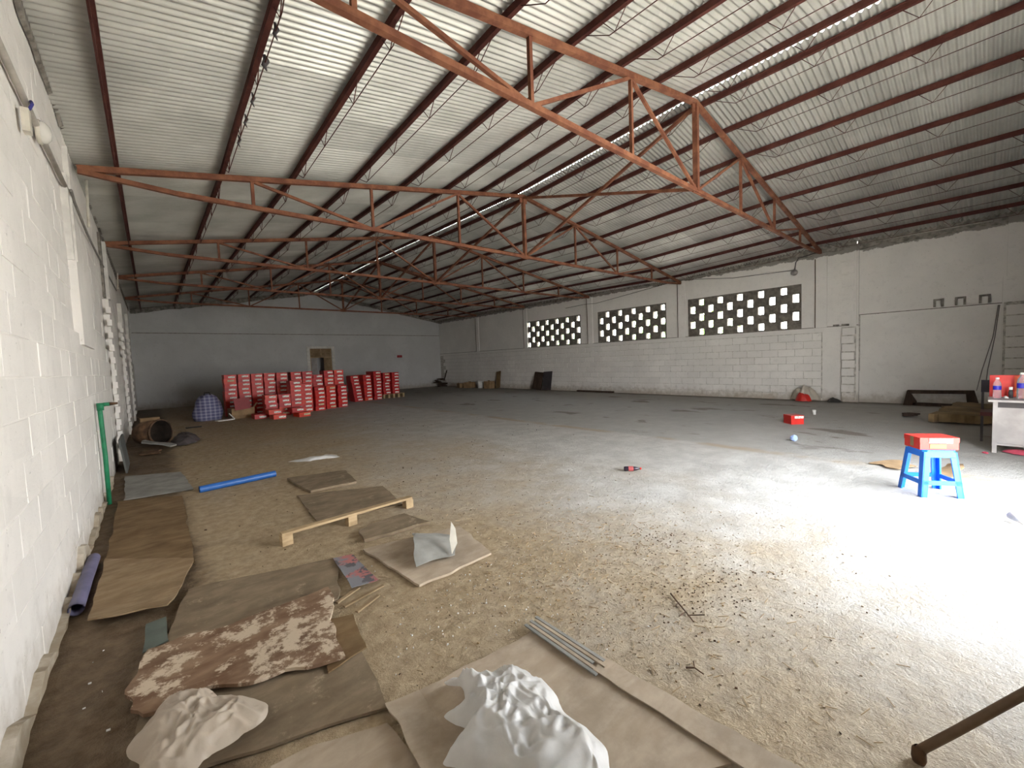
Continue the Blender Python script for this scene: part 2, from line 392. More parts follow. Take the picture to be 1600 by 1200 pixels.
# left wall columns, chases and toothed block ends
mb = MB(); mb.bx(XL - 0.06, XL + 0.012, 6.45, 7.6, 1.95, 2.85); part('column_pad', mb, M_WALL, wl)
mb = MB(); mb.bx(XL - 0.06, XL + 0.0, 6.42, 6.5, 2.85, 3.75); mb.bx(XL - 0.06, XL - 0.01, 6.86, 6.93, 2.85, 4.2); part('plaster_edge', mb, M_WHITE, wl)
for y0 in (10.35, 14.9, 19.2):
    mb = MB(); mb.bx(XL - 0.05, XL + 0.035, y0 + 0.25, y0 + 0.75, 0, 3.0); part('column', mb, M_WALL, wl)
    tm = MB(); tm.bx(0, 0.065, 0, 0.27, 0, 0.11); tme = tm.mesh('block_end', M_WALL)
    for k in range(12):
        put('block_end', tme, wl, (XL, y0 + 0.02 + 0.02 * (k % 2), 0.25 + 0.225 * k))
mb = MB(); mb.bx(XL - 0.06, XL + 0.03, 11.3, 11.55, 3.1, 4.2); part('timber_strip', mb, M_WHITE, wl)
mb = MB(); mb.bx(XL - 0.06, XL - 0.02, 11.0, 11.25, 3.1, 4.3); part('dark_chase', mb, M_CEM, wl)
mb = MB(); mb.bx(XL - 0.06, XL + 0.03, 15.9, 16.15, 2.2, 3.6); part('timber_strip', mb, M_WHITE, wl)
mb = MB(); mb.bx(XL - 0.06, XL + 0.03, 20.4, 20.65, 2.2, 3.8); part('timber_strip', mb, M_WHITE, wl)

# right wall with three screen-block windows; the bay nearest the camera is set back
WIN = [('window_1', 12.55, 16.27, 11, 1), ('window_2', 8.28, 11.55, 10, 0), ('window_3', 3.83, 7.41, 11, 0)]
ZS, ZT = 2.205, 3.585
mb = MB()
mb.bx(XR + 0.03, XR + 0.25, 2.46, YF, 0, ZS); mb.bx(XR + 0.02, XR + 0.25, 2.46, YF, ZT, 4.46)
ps = [2.46, 3.83, 7.41, 8.28, 11.55, 12.55, 16.27, YF]
for i in range(0, 8, 2): mb.bx(XR + 0.02, XR + 0.25, ps[i], ps[i + 1], ZS, ZT)
mb.bx(XR + 0.09, XR + 0.25, YN, 2.46, 0, 2.48); mb.bx(XR + 0.10, XR + 0.25, YN, 2.46, 2.48, 4.52)
wr = struct('wall_right', mb, M_WALLR)
mb = MB(); mb.bx(XR + 0.021, XR + 0.04, 3.3, YF, 0, 2.07); part('mortar_bed', mb, M_JOINT, wr)
lay_blocks(wr, XR + 0.01, -1, M_WALLR, [(-0.02, 9, 0.0)], [(3.32, 24.9, -0.1, 2.10)], 3.0, 300, BLK)
mb = MB(); mb.bx(XR - 0.005, XR + 0.05, 2.46, YF, 2.06, ZS); part('ring_beam', mb, M_WALLR, wr)
mb = MB(); mb.bx(XR - 0.009, XR + 0.03, 2.46, YF, ZS - 0.004, ZS + 0.016); part('beam_joint', mb, M_CEM, wr)
mb = MB(); mb.bx(XR + 0.070, XR + 0.12, YN, 2.46, 2.485, 2.505); part('beam_joint', mb, M_CEM, wr)
for k, y in enumerate(TY):
    mb = MB(); mb.bx(XR - 0.012, XR + 0.05, y - 0.16, y + 0.16, ZS, 4.40); part('column', mb, M_WALLR, wr)
    mb = MB(); mb.tube([(XR - 0.015, y + 0.13, 4.25), (XR - 0.02, y + 0.125, 3.4), (XR - 0.015, y + 0.13, ZS)], 0.012, 6); part('rebar', mb, M_BROWN, wr)
# the toothed end of the blockwork by the set-back bay
mb = MB(); mb.bx(XR - 0.03, XR + 0.1, 2.44, 2.80, 0, 2.17); mb.bx(XR - 0.02, XR + 0.1, 2.50, 2.78, 2.17, 4.42); part('pilaster', mb, M_WALLR, wr)
mb = MB(); mb.bx(XR - 0.034, XR, 2.5, 2.83, 0.05, 2.17); mb.bx(XR - 0.034, XR + 0.05, 2.425, 2.442, 0.9, 2.5); part('tooth_recess', mb, M_JOINT, wr)
tm = MB(); tm.bx(-0.05, 0.0, 0, 0.29, 0, 0.2); tme = tm.mesh('block_end', M_WALLR)
for k in range(9): put('block_end', tme, wr, (XR - 0.03, 2.52 + 0.02 * (k % 2), 0.06 + 0.235 * k))
for k in range(5): put('block_end', tme, wr, (XR - 0.0, 2.55, 2.6 + 0.36 * k))
mb = MB(); mb.bx(XR - 0.06, XR + 0.02, 2.66, 2.83, 2.2, 2.26); mb.bx(XR - 0.06, XR + 0.02, 2.9, 3.03, 2.2, 2.26); part('mortar_pat', mb, M_CEM, wr)
# ledge, hollow block sockets and end pillar of the set-back bay
mb = MB(); mb.bx(XR + 0.075, XR + 0.12, YN, 2.46, 2.46, 2.49); part('ledge', mb, M_WALLR, wr)
for y0 in (0.78, 0.40, 0.0):
    s = MB(); s.bx(XR + 0.04, XR + 0.12, y0, y0 + 0.19, 2.69, 2.73); s.bx(XR + 0.04, XR + 0.12, y0, y0 + 0.045, 2.53, 2.69); s.bx(XR + 0.04, XR + 0.12, y0 + 0.145, y0 + 0.19, 2.53, 2.69)
    part('block_socket', s, M_CEM, wr)
mb = MB(); mb.bx(XR - 0.06, XR + 0.12, YN, -0.18, 0, 3.1); mb.bx(XR - 0.0, XR + 0.12, YN, -0.24, 3.1, 4.5); part('pillar', mb, M_WALLR, wr)
mb = MB(); mb.bx(XR - 0.066, XR, -0.66, -0.2, 0.15, 2.5); part('tooth_recess', mb, M_JOINT, wr)
tm = MB(); tm.bx(-0.05, 0.0, 0, 0.4, 0, 0.222); tme2 = tm.mesh('block_end', M_WALLR)
for k in range(9): put('block_end', tme2, wr, (XR - 0.05, -0.64, 0.2 + 0.25 * k))
# rough cement bedding along the wall head
def wall_head(x, y0, y1, sgn, parent, z0=4.36, seed=1):
    mb = MB(); n = int((y1 - y0) * 7); vs = []; fs = []
    for i in range(n + 1):
        y = y0 + (y1 - y0) * i / n
        a = 0.09 * noise.noise((y * 2.3, seed, 0)) + 0.05 * noise.noise((y * 9, seed, 3))
        vs += [(x, y, z0 + a), (x + sgn * 0.03, y, z0 + 0.02 + a), (x + sgn * 0.025, y, 4.62), (x - sgn * 0.05, y, 4.64)]
    for i in range(n):
        for k in range(3): q = i * 4 + k; fs.append((q, q + 1, q + 5, q + 4))
    mb.add(vs, fs); part('cement_bedding', mb, M_CEM, parent)
wall_head(XR + 0.02, 2.5, YF, -1, wr, 4.38, 2); wall_head(XR + 0.1, YN, 2.5, -1, wr, 4.34, 5)
wall_head(XL - 0.05, YN, YF, 1, wl, 4.42, 9)

# windows: five courses of screen blocks with gaps between them
for name, ya, yb, nc, first in WIN:
    w = struct(name)
    cw = (yb - ya) / nc; ch = (ZT - ZS) / 5; gap = cw * 0.54
    me = None
    for r in range(5):
        zc = ZT - ch * (r + 0.5)
        # columns are counted from the far end; gaps sit on every other column
        gaps = [c for c in range(nc) if (c + r) % 2 == (0 if first else 1)]
        edges = [yb] + [e for c in gaps for e in (yb - cw * (c + 0.5) + gap / 2, yb - cw * (c + 0.5) - gap / 2)] + [ya]
        for i in range(0, len(edges), 2):
            a, b = edges[i + 1], edges[i]
            if b - a < 0.02: continue
            s = MB(); s.bx(XR + 0.05, XR + 0.19, a, b, zc - ch / 2 - 0.012, zc + ch / 2 + 0.012); part('screen_block', s, M_SCREEN, w)
    s = MB(); s.bx(XR + 0.02, XR + 0.2, ya - 0.0, yb, ZS - 0.005, ZS + 0.05); part('window_sill', s, M_SCREEN, w)
    s = MB(); s.bx(XR + 0.02, XR + 0.2, ya, yb, ZT - 0.05, ZT); s.bx(XR + 0.02, XR + 0.2, ya, ya + 0.03, ZS, ZT); s.bx(XR + 0.02, XR + 0.2, yb - 0.03, yb, ZS, ZT)
    part('window_frame', s, M_SCREEN, w)

# far gable wall with a doorway
DX0, DX1, DZ1 = 6.80, 7.98, 2.68
mb = MB()
def gz(x): return chord(x) + 0.10
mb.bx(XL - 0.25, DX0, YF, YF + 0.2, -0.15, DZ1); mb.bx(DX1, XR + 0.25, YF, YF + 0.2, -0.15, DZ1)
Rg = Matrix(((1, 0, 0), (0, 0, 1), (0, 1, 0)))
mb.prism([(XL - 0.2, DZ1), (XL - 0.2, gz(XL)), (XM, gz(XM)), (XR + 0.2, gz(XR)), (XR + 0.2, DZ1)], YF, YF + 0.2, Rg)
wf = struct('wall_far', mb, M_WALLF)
mb = MB(); mb.bx(XL, XR, YF - 0.012, YF + 0.02, 3.46, 3.49); part('plaster_ledge', mb, M_CEM, wf)
mb = MB(); vs = []; fs = []
for i in range(81):
    x = XL + (XR - XL) * i / 80; a = 0.06 * noise.noise((x * 2.1, 0, 4)) + 0.05 * noise.noise((x * 7, 0, 9)); zz = gz(x)
    vs += [(x, YF - 0.03, zz - 0.16 + a), (x, YF - 0.045, zz + 0.05), (x, YF + 0.1, zz + 0.07)]
for i in range(80):
    for k in range(2): q = i * 3 + k; fs.append((q, q + 1, q + 4, q + 3))
mb.add(vs, fs); part('cement_bedding', mb, M_CEM, wf)
d1 = struct('door_1')
mb = MB(); mb.bx(DX0 - 0.16, DX0, YF - 0.04, YF + 0.2, 0, DZ1 + 0.12); mb.bx(DX1, DX1 + 0.16, YF - 0.04, YF + 0.2, 0, DZ1 + 0.12); mb.bx(DX0, DX1, YF - 0.04, YF + 0.2, DZ1, DZ1 + 0.12); part('surround', mb, M_WHITE, d1)
mb = MB(); mb.bx(DX0, DX1, YF + 0.06, YF + 0.12, 2.2, DZ1); part('transom_panel', mb, M_PLY, d1)
mb = MB(); mb.bx(DX0 + 0.58, DX0 + 0.63, YF + 0.04, YF + 0.14, 2.2, DZ1); mb.bx(DX0, DX1, YF + 0.04, YF + 0.14, 2.16, 2.21); mb.bx(DX0, DX0 + 0.05, YF + 0.04, YF + 0.14, 0, DZ1); mb.bx(DX1 - 0.05, DX1, YF + 0.04, YF + 0.14, 0, DZ1); part('door_frame', mb, M_PINE, d1)
mb = MB(); mb.bx(DX0 + 0.05, DX0 + 0.38, YF + 0.10, YF + 0.14, 0.02, 2.16); part('door_leaf', mb, M_METAL, d1)
mb = MB(); mb.bx(DX1 - 0.42, DX1 - 0.05, YF + 0.08, YF + 0.12, 0.02, 2.16); part('door_leaf', mb, M_PLY, d1)
mb = MB(); mb.bx(DX0 - 0.3, DX1 + 0.3, YF + 1.2, YF + 1.3, -0.15, 3); mb.bx(DX0 - 0.3, DX0 - 0.2, YF + .19, YF + 1.3, -0.15, 3); mb.bx(DX1 + 0.2, DX1 + 0.3, YF + .19, YF + 1.3, -0.15, 3); mb.bx(DX0 - 0.3, DX1 + 0.3, YF + 0.19, YF + 1.3, -0.15, 0); mb.bx(DX0 - 0.3, DX1 + 0.3, YF + 0.2, YF + 1.3, 2.9, 3.0); part('passage', mb, M_WALLF, d1)

# near wall with the wide doorway the daylight comes through
mb = MB(); y0, y1 = YN - 0.2, YN
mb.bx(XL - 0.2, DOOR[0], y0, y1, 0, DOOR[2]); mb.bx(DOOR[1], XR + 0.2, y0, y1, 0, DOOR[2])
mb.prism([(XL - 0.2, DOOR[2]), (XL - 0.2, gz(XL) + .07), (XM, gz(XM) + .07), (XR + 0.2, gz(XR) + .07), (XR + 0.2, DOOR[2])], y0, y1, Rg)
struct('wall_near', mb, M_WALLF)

# ------------------------------------------------------------------ roof sheets
PITCH = 0.083; NCOR = 10; SW = PITCH * NCOR
sl = math.hypot(XM - XL + 0.45, (ZR - ZE) * (XM - XL + 0.45) / (XM - XL)); rowL = sl / 3
def corr(length):
    b = MB(); n = NCOR * 8; vs = []; fs = []
    for i in range(n + 1):
        y = SW * i / n + (0.05 if i == n else 0); z = 0.0185 * math.cos(2 * PI * i / 8)
        vs += [(0, y, z), (length, y, z)]
    for i in range(n): fs.append((2 * i, 2 * i + 1, 2 * i + 3, 2 * i + 2))
    b.add(vs, fs); return b
ceil = struct('ceiling')
ang = math.atan2(ZR - ZE, XM - XL)
me_sheet = corr(rowL + 0.2).mesh('roof_sheet', M_ROOF, True)
nsh = int((YF + 0.4 - (YN - 0.6)) / SW) + 1
SHZ = 0.149
for side in (0, 1):
    for r in range(3):
        for i in range(nsh):
            y = YN - 0.6 + SW * i
            tilt = math.atan2(dz(y + SW) - dz(y), SW)
            s0 = r * rowL                      # distance from the eave up the slope
            if side == 0:
                x0 = XL - 0.45 + s0 * math.cos(ang) ; z0 = chord(x0) + SHZ
                M = Matrix.Rotation(-ang, 4, 'Y') @ Matrix.Rotation(tilt, 4, 'X')
            else:
                a2 = math.atan2(ZR - ZE, XR - XM); x0 = XR + 0.45 - s0 * math.cos(a2) * ((XR + 0.45 - XM) / (XM - XL + 0.45)); z0 = chord(x0) + SHZ
                M = Matrix.Rotation(a2, 4, 'Y') @ Matrix.Rotation(tilt, 4, 'X') @ Matrix.Diagonal((-1, 1, 1, 1))
            o = put('roof_sheet', me_sheet, ceil)
            o.matrix_local = Matrix.Translation((x0, y, z0 + dz(y) + 0.003 * r + rnd.uniform(-0.002, 0.002))) @ M
            if side == 0 and r == 2: o.scale.x *= (XM - 0.02 - x0) / math.cos(ang) / (rowL + 0.2)
            if side == 1 and r == 2: o.scale.x *= (x0 - XM - 0.06) / math.cos(ang) / (rowL + 0.2)
mb = MB()
for i in range(34):
    y = YN - 0.6 + 0.8 * i
    for sgn, w in ((-1, 0.3), (1, 0.118)):
        a = Vector((XM, y, ZR + SHZ + 0.075 + dz(y))); b_ = Vector((XM + sgn * w, y, ZR + SHZ + 0.055 - w * 0.16 + dz(y)))
        y2 = y + 0.8; c = Vector((XM + sgn * w, y2, ZR + SHZ + 0.055 - w * 0.16 + dz(y2))); d = Vector((XM, y2, ZR + SHZ + 0.075 + dz(y2)))
        mb.add([a, b_, c, d], [(0, 1, 2, 3)])
part('ridge_cap', mb, M_ROOF, ceil)

# ------------------------------------------------------------------ purlins with trussed rods under them
ORD = ['first', 'second', 'third', 'fourth', 'fifth', 'sixth', 'seventh', 'eighth', 'ninth', 'tenth', 'eleventh', 'twelfth']
PXL = [-0.16, 1.02, 2.01, 3.03, 4.04, 5.06, 6.04, 7.03]
PXR = [14.75, 13.75, 12.7, 11.55, 10.45, 9.38, 8.4, 7.49]
bays = [(TY[0] - 4.324, TY[0])] + [(TY[k], TY[k + 1]) for k in range(4)] + [(TY[4], YF)]
for side, PX in (('left', PXL), ('right', PXR)):
    for k, x in enumerate(PX):
        lab = f'{ORD[k]} rust-brown roof purlin up from the {side} wall'
        if k == 7: lab = f'rust-brown ridge purlin on the {side} side of the ridge'
        t = thing('roof_purlin', lab, 'purlin', (x, 0, chord(x) + 0.085), 0, 'roof purlins')
        mb = MB(); ys = [YN - 0.1] + TY + [YF]
        for a, b in zip(ys[:-1], ys[1:]): mb.bar((0, a, dz(a)), (0, b, dz(b)), 0.05, 0.085)
        part('top_bar', mb, M_PURL, t)
        for a, b in bays:
            L = b - a; mb = MB(); rod = -0.23
            zz = lambda y: dz(y)
            ys = [a + 0.22, a + 0.55] + [b - 0.55, b - 0.22]
            mb.tube([(0, ys[0], zz(ys[0]) - 0.04), (0, ys[1], zz(ys[1]) + rod), (0, ys[2], zz(ys[2]) + rod), (0, ys[3], zz(ys[3]) - 0.04)], 0.0055, 5)
            nv = max(1, round(L) - 0)
            for q in range(nv):
                yc = a + L * (q + 0.5) / nv if nv > 1 else (a + b) / 2
                yc = min(max(yc, a + 0.62), b - 0.62)
                mb.tube([(0, yc - 0.16, zz(yc) - 0.04), (0, yc, zz(yc) + rod), (0, yc + 0.16, zz(yc) - 0.04)], 0.0055, 5)
            part('lattice_rod', mb, M_PURL, t)
# rag scraps knotted on the second left purlin
for i, (y, r) in enumerate(((4.15, 0.022), (4.6, 0.03), (5.25, 0.018), (5.7, 0.018), (6.2, 0.016))):
    x = PXL[1]; zc = chord(x) + 0.085 - 0.2 + dz(y)
    mb = MB(); mb.tube([(0, 0, 0.06), (0.02, 0.02, 0.02), (-0.01, -0.01, -0.05), (0.015, 0.0, -0.09)], r, 7, True, [r * 0.4, r, r * 0.8, r * 0.2])
    o = put('rag_scrap', mb.mesh('rag_scrap', M_DKM, True), None, (x, y, zc))
    tag(o, f'{ORD[i]} dark rag scrap counted from the camera, knotted on a left roof purlin', 'rag', 'rag scraps on the purlin')

# ------------------------------------------------------------------ roof trusses
NODES = [1.40, 3.345, 5.30, XM, 9.2, 11.2, 13.2]
far = ['nearest the camera', 'second from the camera', 'third from the camera', 'fourth from the camera', 'farthest, close to the end wall']
def top(x): return chord(x) - 0.03
for k, y in enumerate(TY):
    zb = 4.28 if k != 0 else 4.30
    t = thing('roof_truss', f'red-oxide steel roof truss spanning the hall, {far[k]}', 'truss', (XM, y, dz(y)), 0, 'roof trusses')
    def bar(name, x0, z0, x1, z1, w, d):
        mb = MB(); mb.bar((x0 - XM, 0, z0), (x1 - XM, 0, z1), d, w); part(name, mb, M_TRUSS, t)
    bar('top_chord', XL, chord(XL), XM, chord(XM), 0.075, 0.07); bar('top_chord', XM, chord(XM), XR, chord(XR), 0.075, 0.07)
    bar('bottom_chord', XL, ZE - 0.03, XL + 1.0, zb, 0.06, 0.06); bar('bottom_chord', XL + 1.0, zb, XR - 1.0, zb, 0.065, 0.065); bar('bottom_chord', XR - 1.0, zb, XR, ZE - 0.03, 0.06, 0.06)
    for i, x in enumerate(NODES):
        bar('king_post' if i == 3 else 'post', x, zb, x, top(x), 0.085 if i == 3 else 0.045, 0.07 if i == 3 else 0.045)
    for a, az, b, bz in ((1.40, 1, 3.345, 0), (3.345, 0, 5.30, 1), (5.30, 1, XM, 0), (XM, 0, 9.2, 1), (9.2, 1, 11.2, 0), (11.2, 0, 13.2, 1)):
        bar('diagonal', a, top(a) if az else zb, b, top(b) if bz else zb, 0.042, 0.042)
    mb = MB(); mb.box((0, 0, zb + 0.02), (0.26, 0.02, 0.14)); part('gusset', mb, M_TRUSS, t)
    mb = MB(); mb.box((0, 0, ZR - 0.07), (0.24, 0.02, 0.18)); part('gusset', mb, M_TRUSS, t)
# crossed braces under the ridge between neighbouring trusses
bt = ['nearest and second', 'second and third', 'third and fourth', 'fourth and farthest']
for k in range(4):
    y0, y1 = TY[k] + 0.05, TY[k + 1] - 0.05
    t = thing('cross_brace', f'crossed pair of rust-red bars under the ridge between {bt[k]} trusses', 'brace', (XM, 0, 0), 0, 'ridge cross braces')
    for a, b in (((0.03, y0, ZR - 0.06 + TDZ[k]), (0.03, y1, 4.33 + TDZ[k + 1])), ((-0.03, y0, 4.33 + TDZ[k]), (-0.03, y1, ZR - 0.06 + TDZ[k + 1]))):
        mb = MB(); mb.bar(a, b, 0.05); part('brace_bar', mb, M_TRUSS, t)


# ------------------------------------------------------------------ shoe boxes
BW, BH, BD = 0.36, 0.147, 0.52
def make_box(mat):
    b = MB(); b.bx(-BW / 2, BW / 2, -BD / 2, BD / 2, 0, BH - 0.05)
    l = MB(); l.bx(-BW / 2 - 0.004, BW / 2 + 0.004, -BD / 2 - 0.004, BD / 2 + 0.004, BH - 0.055, BH - 0.001)
    return b.mesh('box_body', mat), l.mesh('box_lid', mat)
BOXM = [make_box(M_RED), make_box(simple('red_card_deep', (0.50, 0.02, 0.022), 0.08, 5, 0.45)), make_box(simple('red_card_orange', (0.70, 0.055, 0.025), 0.08, 5, 0.45))]
st = MB(); st.bx(-0.1, 0.1, -0.002, 0.0, -0.03, 0.03); STK = st.mesh('sticker', M_STICK)
st = MB(); st.bx(-0.1, 0.1, -0.002, 0.0, -0.03, 0.03); STKP = st.mesh('sticker', simple('yellowed_sticker', (0.62, 0.55, 0.36), 0.2, 30, 0.6))
def shoe_box(loc, rz, label, group='red shoe boxes at the back', k=None, st_at=None, tilt=0.0):
    k = rnd.choice((0, 0, 0, 1, 1, 2)) if k is None else k
    t = thing('shoe_box', label, 'box', loc, rz, group)
    if tilt: t.rotation_euler = (0, tilt, rz)
    b = put('box_body', BOXM[k][0], t); put('box_lid', BOXM[k][1], t)
    o = put('sticker', STKP if rnd.random() < 0.08 else STK, b, st_at or (0.05 + rnd.uniform(-0.03, 0.03), -BD / 2 - 0.0045, 0.072 + rnd.uniform(-0.01, 0.012)))
    return t
NUM = ['bottom', 'second', 'third', 'fourth', 'fifth', 'sixth', 'seventh', 'eighth', 'ninth', 'tenth', 'eleventh']
def stack(x, y, n, where, rz=0.0, lean=0.0, k=None, dx=BW / 2):
    for i in range(n):
        nm = 'top' if i == n - 1 and n > 1 else NUM[i]
        lab = f'red shoe box, {nm} one, {where}' if nm in ('top', 'bottom') else f'red shoe box, {nm} from bottom, {where}'
        shoe_box((x + dx + lean * i + rnd.uniform(-0.01, 0.01), y + BD / 2 + rnd.uniform(-0.02, 0.02), BH * i), rz + rnd.uniform(-0.02, 0.02), lab, k=k)
# back row of the larger heap, left to right
B = [(1.90, 17.5, 10), (2.32, 17.55, 10), (2.73, 17.6, 10), (3.13, 17.55, 10), (3.53, 17.5, 10), (4.02, 17.45, 10), (4.42, 17.5, 10), (4.82, 17.55, 9), (5.22, 17.5, 10), (5.62, 17.5, 10)]
for i, (x, y, n) in enumerate(B): stack(x, y, n, f'{ORD[i]} tall stack from left, big heap')
# front row
Fr = [(2.84, 16.0, 5), (3.24, 15.95, 5), (3.66, 16.15, 8), (4.07, 16.35, 7), (4.5, 16.4, 6), (4.98, 16.7, 6), (5.46, 16.8, 6)]
for i, (x, y, n) in enumerate(Fr): stack(x, y, n, f'{ORD[i]} low stack from left, front of big heap', 0.12 if i > 3 else 0.0)
# loose boxes on the floor in front of the heap
shoe_box((2.62, 16.0 - 0.1, 0.0), 0.02, 'single maroon shoe box on the floor at the left foot of the big heap', k=1, st_at=None)
shoe_box((3.02, 15.2, 0.0), 0.05, 'orange-red shoe box on the floor under another, in front of the big heap', k=2)
t = shoe_box((2.95, 15.45, BH), 0.02, 'bright orange shoe box lying on another in front of the big heap', k=2)
shoe_box((3.72, 15.1, 0.0), 0.12, 'red shoe box on the floor with a deeper red one on it, before the heap', k=2)
shoe_box((3.60, 15.35, BH), 0.06, 'deep red shoe box resting on a loose one before the heap', k=1)
# the smaller heap to the right
G2 = [(6.80, 18.65, 8, -0.018), (7.30, 18.75, 8, -0.006), (7.74, 18.7, 9, 0.0)]
for i, (x, y, n, le) in enumerate(G2): stack(x, y, n, f'{ORD[i]} front stack from left, smaller heap', 0.05, le, 1 if i != 1 else None)
for i, (x, y, n) in enumerate([(6.95, 19.3, 8), (7.45, 19.35, 8), (7.86, 19.35, 9)]): stack(x, y, n, f'{ORD[i]} rear stack from left, smaller heap', 0.02)
pal = thing('small_pallet', 'low wooden pallet under the right end of the smaller shoe box heap', 'pallet', (8.83, 19.25, 0))
for x in (-0.5, -0.25, 0.0, 0.25, 0.5):
    b = MB(); b.box((x, 0, 0.09), (0.09, 0.6, 0.18)); part('runner', b, M_PINE, pal)
for y in (-0.25, 0.0, 0.25):
    b = MB(); b.box((0, y, 0.189), (1.1, 0.12, 0.018)); part('slat', b, M_PLY, pal)
for i, (x, y, n) in enumerate([(8.30, 19.0, 7), (8.76, 19.0, 7)]):
    for j in range(n):
        nm = 'top' if j == n - 1 else NUM[j]
        shoe_box((x + 0.2 + rnd.uniform(-0.015, 0.015), y + BD / 2, 0.2 + BH * j), 0.04 + rnd.uniform(-0.04, 0.04),
                 f"red shoe box, {nm}{' one' if nm in ('top', 'bottom') else ' from bottom'}, {('left', 'right')[i]} stack on the small pallet", k=1)
# single boxes across the floor
t = thing('shoe_box', 'small red box alone on the concrete floor before the right wall', 'box', (10.35, 2.74, 0), -0.75)
b = MB(); b.bx(-0.13, 0.13, -0.13, 0.13, 0, 0.13); bb = part('box_body', b, M_RED, t)
b = MB(); b.bx(-0.134, 0.134, -0.134, 0.134, 0.12, 0.19); part('box_lid', b, M_RED, t)
b = MB(); b.bx(-0.06, 0.12, -0.138, -0.134, 0.125, 0.175); part('sticker', b, M_STICK, bb)
STOOL = (6.225, 0.395); SH = 0.49
sbx = thing('shoe_box', 'red shoe box lying on the blue plastic stool', 'box', (STOOL[0] + 0.01, STOOL[1] + 0.01, SH + 0.004), math.radians(-55))
b = MB(); b.bx(-0.165, 0.165, -0.14, 0.1, 0, 0.09); bb = part('box_body', b, M_RED, sbx)
b = MB(); b.bx(-0.169, 0.169, -0.144, 0.104, 0.078, 0.125); part('box_lid', b, M_RED, sbx)
b = MB(); b.bx(-0.09, 0.11, -0.148, -0.1445, 0.07, 0.118); part('sticker', b, M_STICK, bb)
b = MB(); b.bx(-0.08, 0.06, -0.143, -0.14, 0.012, 0.055); part('printed_panel', b, M_ORANGE, sbx)
b = MB(); b.bx(-0.172, -0.169, -0.05, 0.0, 0.02, 0.12); part('tape', b, M_CARD, sbx)

# ------------------------------------------------------------------ blue stool
stl = thing('plastic_stool', 'bright blue plastic stool with a red box on it', 'stool', (STOOL[0], STOOL[1], 0), math.radians(-55))
b = MB(); hs = 0.142; b.prism([(hs, hs - .03), (hs - .03, hs), (-hs + .03, hs), (-hs, hs - .03), (-hs, -hs + .03), (-hs + .03, -hs), (hs - .03, -hs), (hs, -hs + .03)], SH - 0.02, SH); part('seat', b, M_BLUE, stl)
def sq(z): return 0.185 - 0.045 * z / SH                      # half width at height z
for a in range(4):
    R = Matrix.Rotation(a * PI / 2, 3, 'Z')
    def quad(x0, z0, x1, z1, xx0, xx1, th=0.014):
        # plate on the -y face: bottom edge from x0 to x1 at z0, top edge xx0..xx1 at z1
        vs = []
        for off in (0, th):
            vs += [R @ Vector((x0, -sq(z0) + off, z0)), R @ Vector((x1, -sq(z0) + off, z0)), R @ Vector((xx1, -sq(z1) + off, z1)), R @ Vector((xx0, -sq(z1) + off, z1))]
        return vs, [(0, 1, 2, 3), (7, 6, 5, 4), (0, 4, 5, 1), (1, 5, 6, 2), (2, 6, 7, 3), (3, 7, 4, 0)]
    b = MB(); z1 = SH - 0.018
    b.add(*quad(-sq(SH - .075), SH - 0.075, sq(SH - .075), z1, -sq(z1) , sq(z1))); part('apron', b, M_BLUE, stl)
    b = MB(); b.add(*quad(-sq(0), 0, -sq(0) + 0.055, SH - 0.07, -sq(SH - .07), -sq(SH - .07) + 0.06))
    R = Matrix.Rotation(a * PI / 2 - PI / 2, 3, 'Z')
    b.add(*quad(sq(0) - 0.055, 0, sq(0), SH - 0.07, sq(SH - .07) - 0.06, sq(SH - .07))); part('leg', b, M_BLUE, stl)
    R = Matrix.Rotation(a * PI / 2, 3, 'Z')
    b = MB(); b.add(*quad(-sq(.13), 0.13, sq(.13), 0.175, -sq(.175), sq(.175), 0.012)); part('rung', b, M_BLUE, stl)

# ------------------------------------------------------------------ sheets lying on the floor
def sheet(corners, z0=0.004, th=0.012, warp=0.012, jag=0.012, seed=1, nx=18, ny=12, lift=None):
    A, Bc, Cc, D = [Vector((p[0], p[1], 0)) for p in corners]
    cen = (A + Bc + Cc + D) / 4; b = MB(); top_, bot = [], []
    for j in range(ny + 1):
        for i in range(nx + 1):
            u_, v_ = i / nx, j / ny
            p = (A * (1 - u_) + Bc * u_) * (1 - v_) + (D * (1 - u_) + Cc * u_) * v_
            if i in (0, nx) or j in (0, ny):
                p += Vector((noise.noise((p.x * 6, p.y * 6, seed)), noise.noise((p.x * 6, p.y * 6, seed + 9)), 0)) * jag * 2
            z = z0 + warp * (0.5 + 0.5 * noise.noise((p.x * 2.2, p.y * 2.2, seed)))
            if lift: z += lift(u_, v_)
            q = p - cen
            top_.append((q.x, q.y, z + th)); bot.append((q.x, q.y, z))
    N = len(top_); w = nx + 1; vs = top_ + bot; fs = []
    for j in range(ny):
        for i in range(nx):
            a = j * w + i; fs.append((a, a + 1, a + w + 1, a + w)); fs.append((N + a, N + a + w, N + a + w + 1, N + a + 1))
    rim = [i for i in range(w)] + [j * w + nx for j in range(1, ny + 1)] + [ny * w + i for i in range(nx - 1, -1, -1)] + [j * w for j in range(ny - 1, 0, -1)]
    for a, c in zip(rim, rim[1:] + rim[:1]): fs.append((a, N + a, N + c, c))
    b.add(vs, fs); return b, cen
def lay(name, label, cat, mat, corners, group=None, **k):
    b, cen = sheet(corners, **k); o = put(name, b.mesh(name, mat, False), None, (cen.x, cen.y, 0)); return tag(o, label, cat, group)
G = 'old boards on the floor'
lay('fibre_board', 'grey flat board on the floor below the green pipe', 'board', M_GREYB, [(-0.36, 7.2), (0.33, 7.1), (0.26, 8.5), (-0.42, 8.9)], G, th=0.008, seed=3)
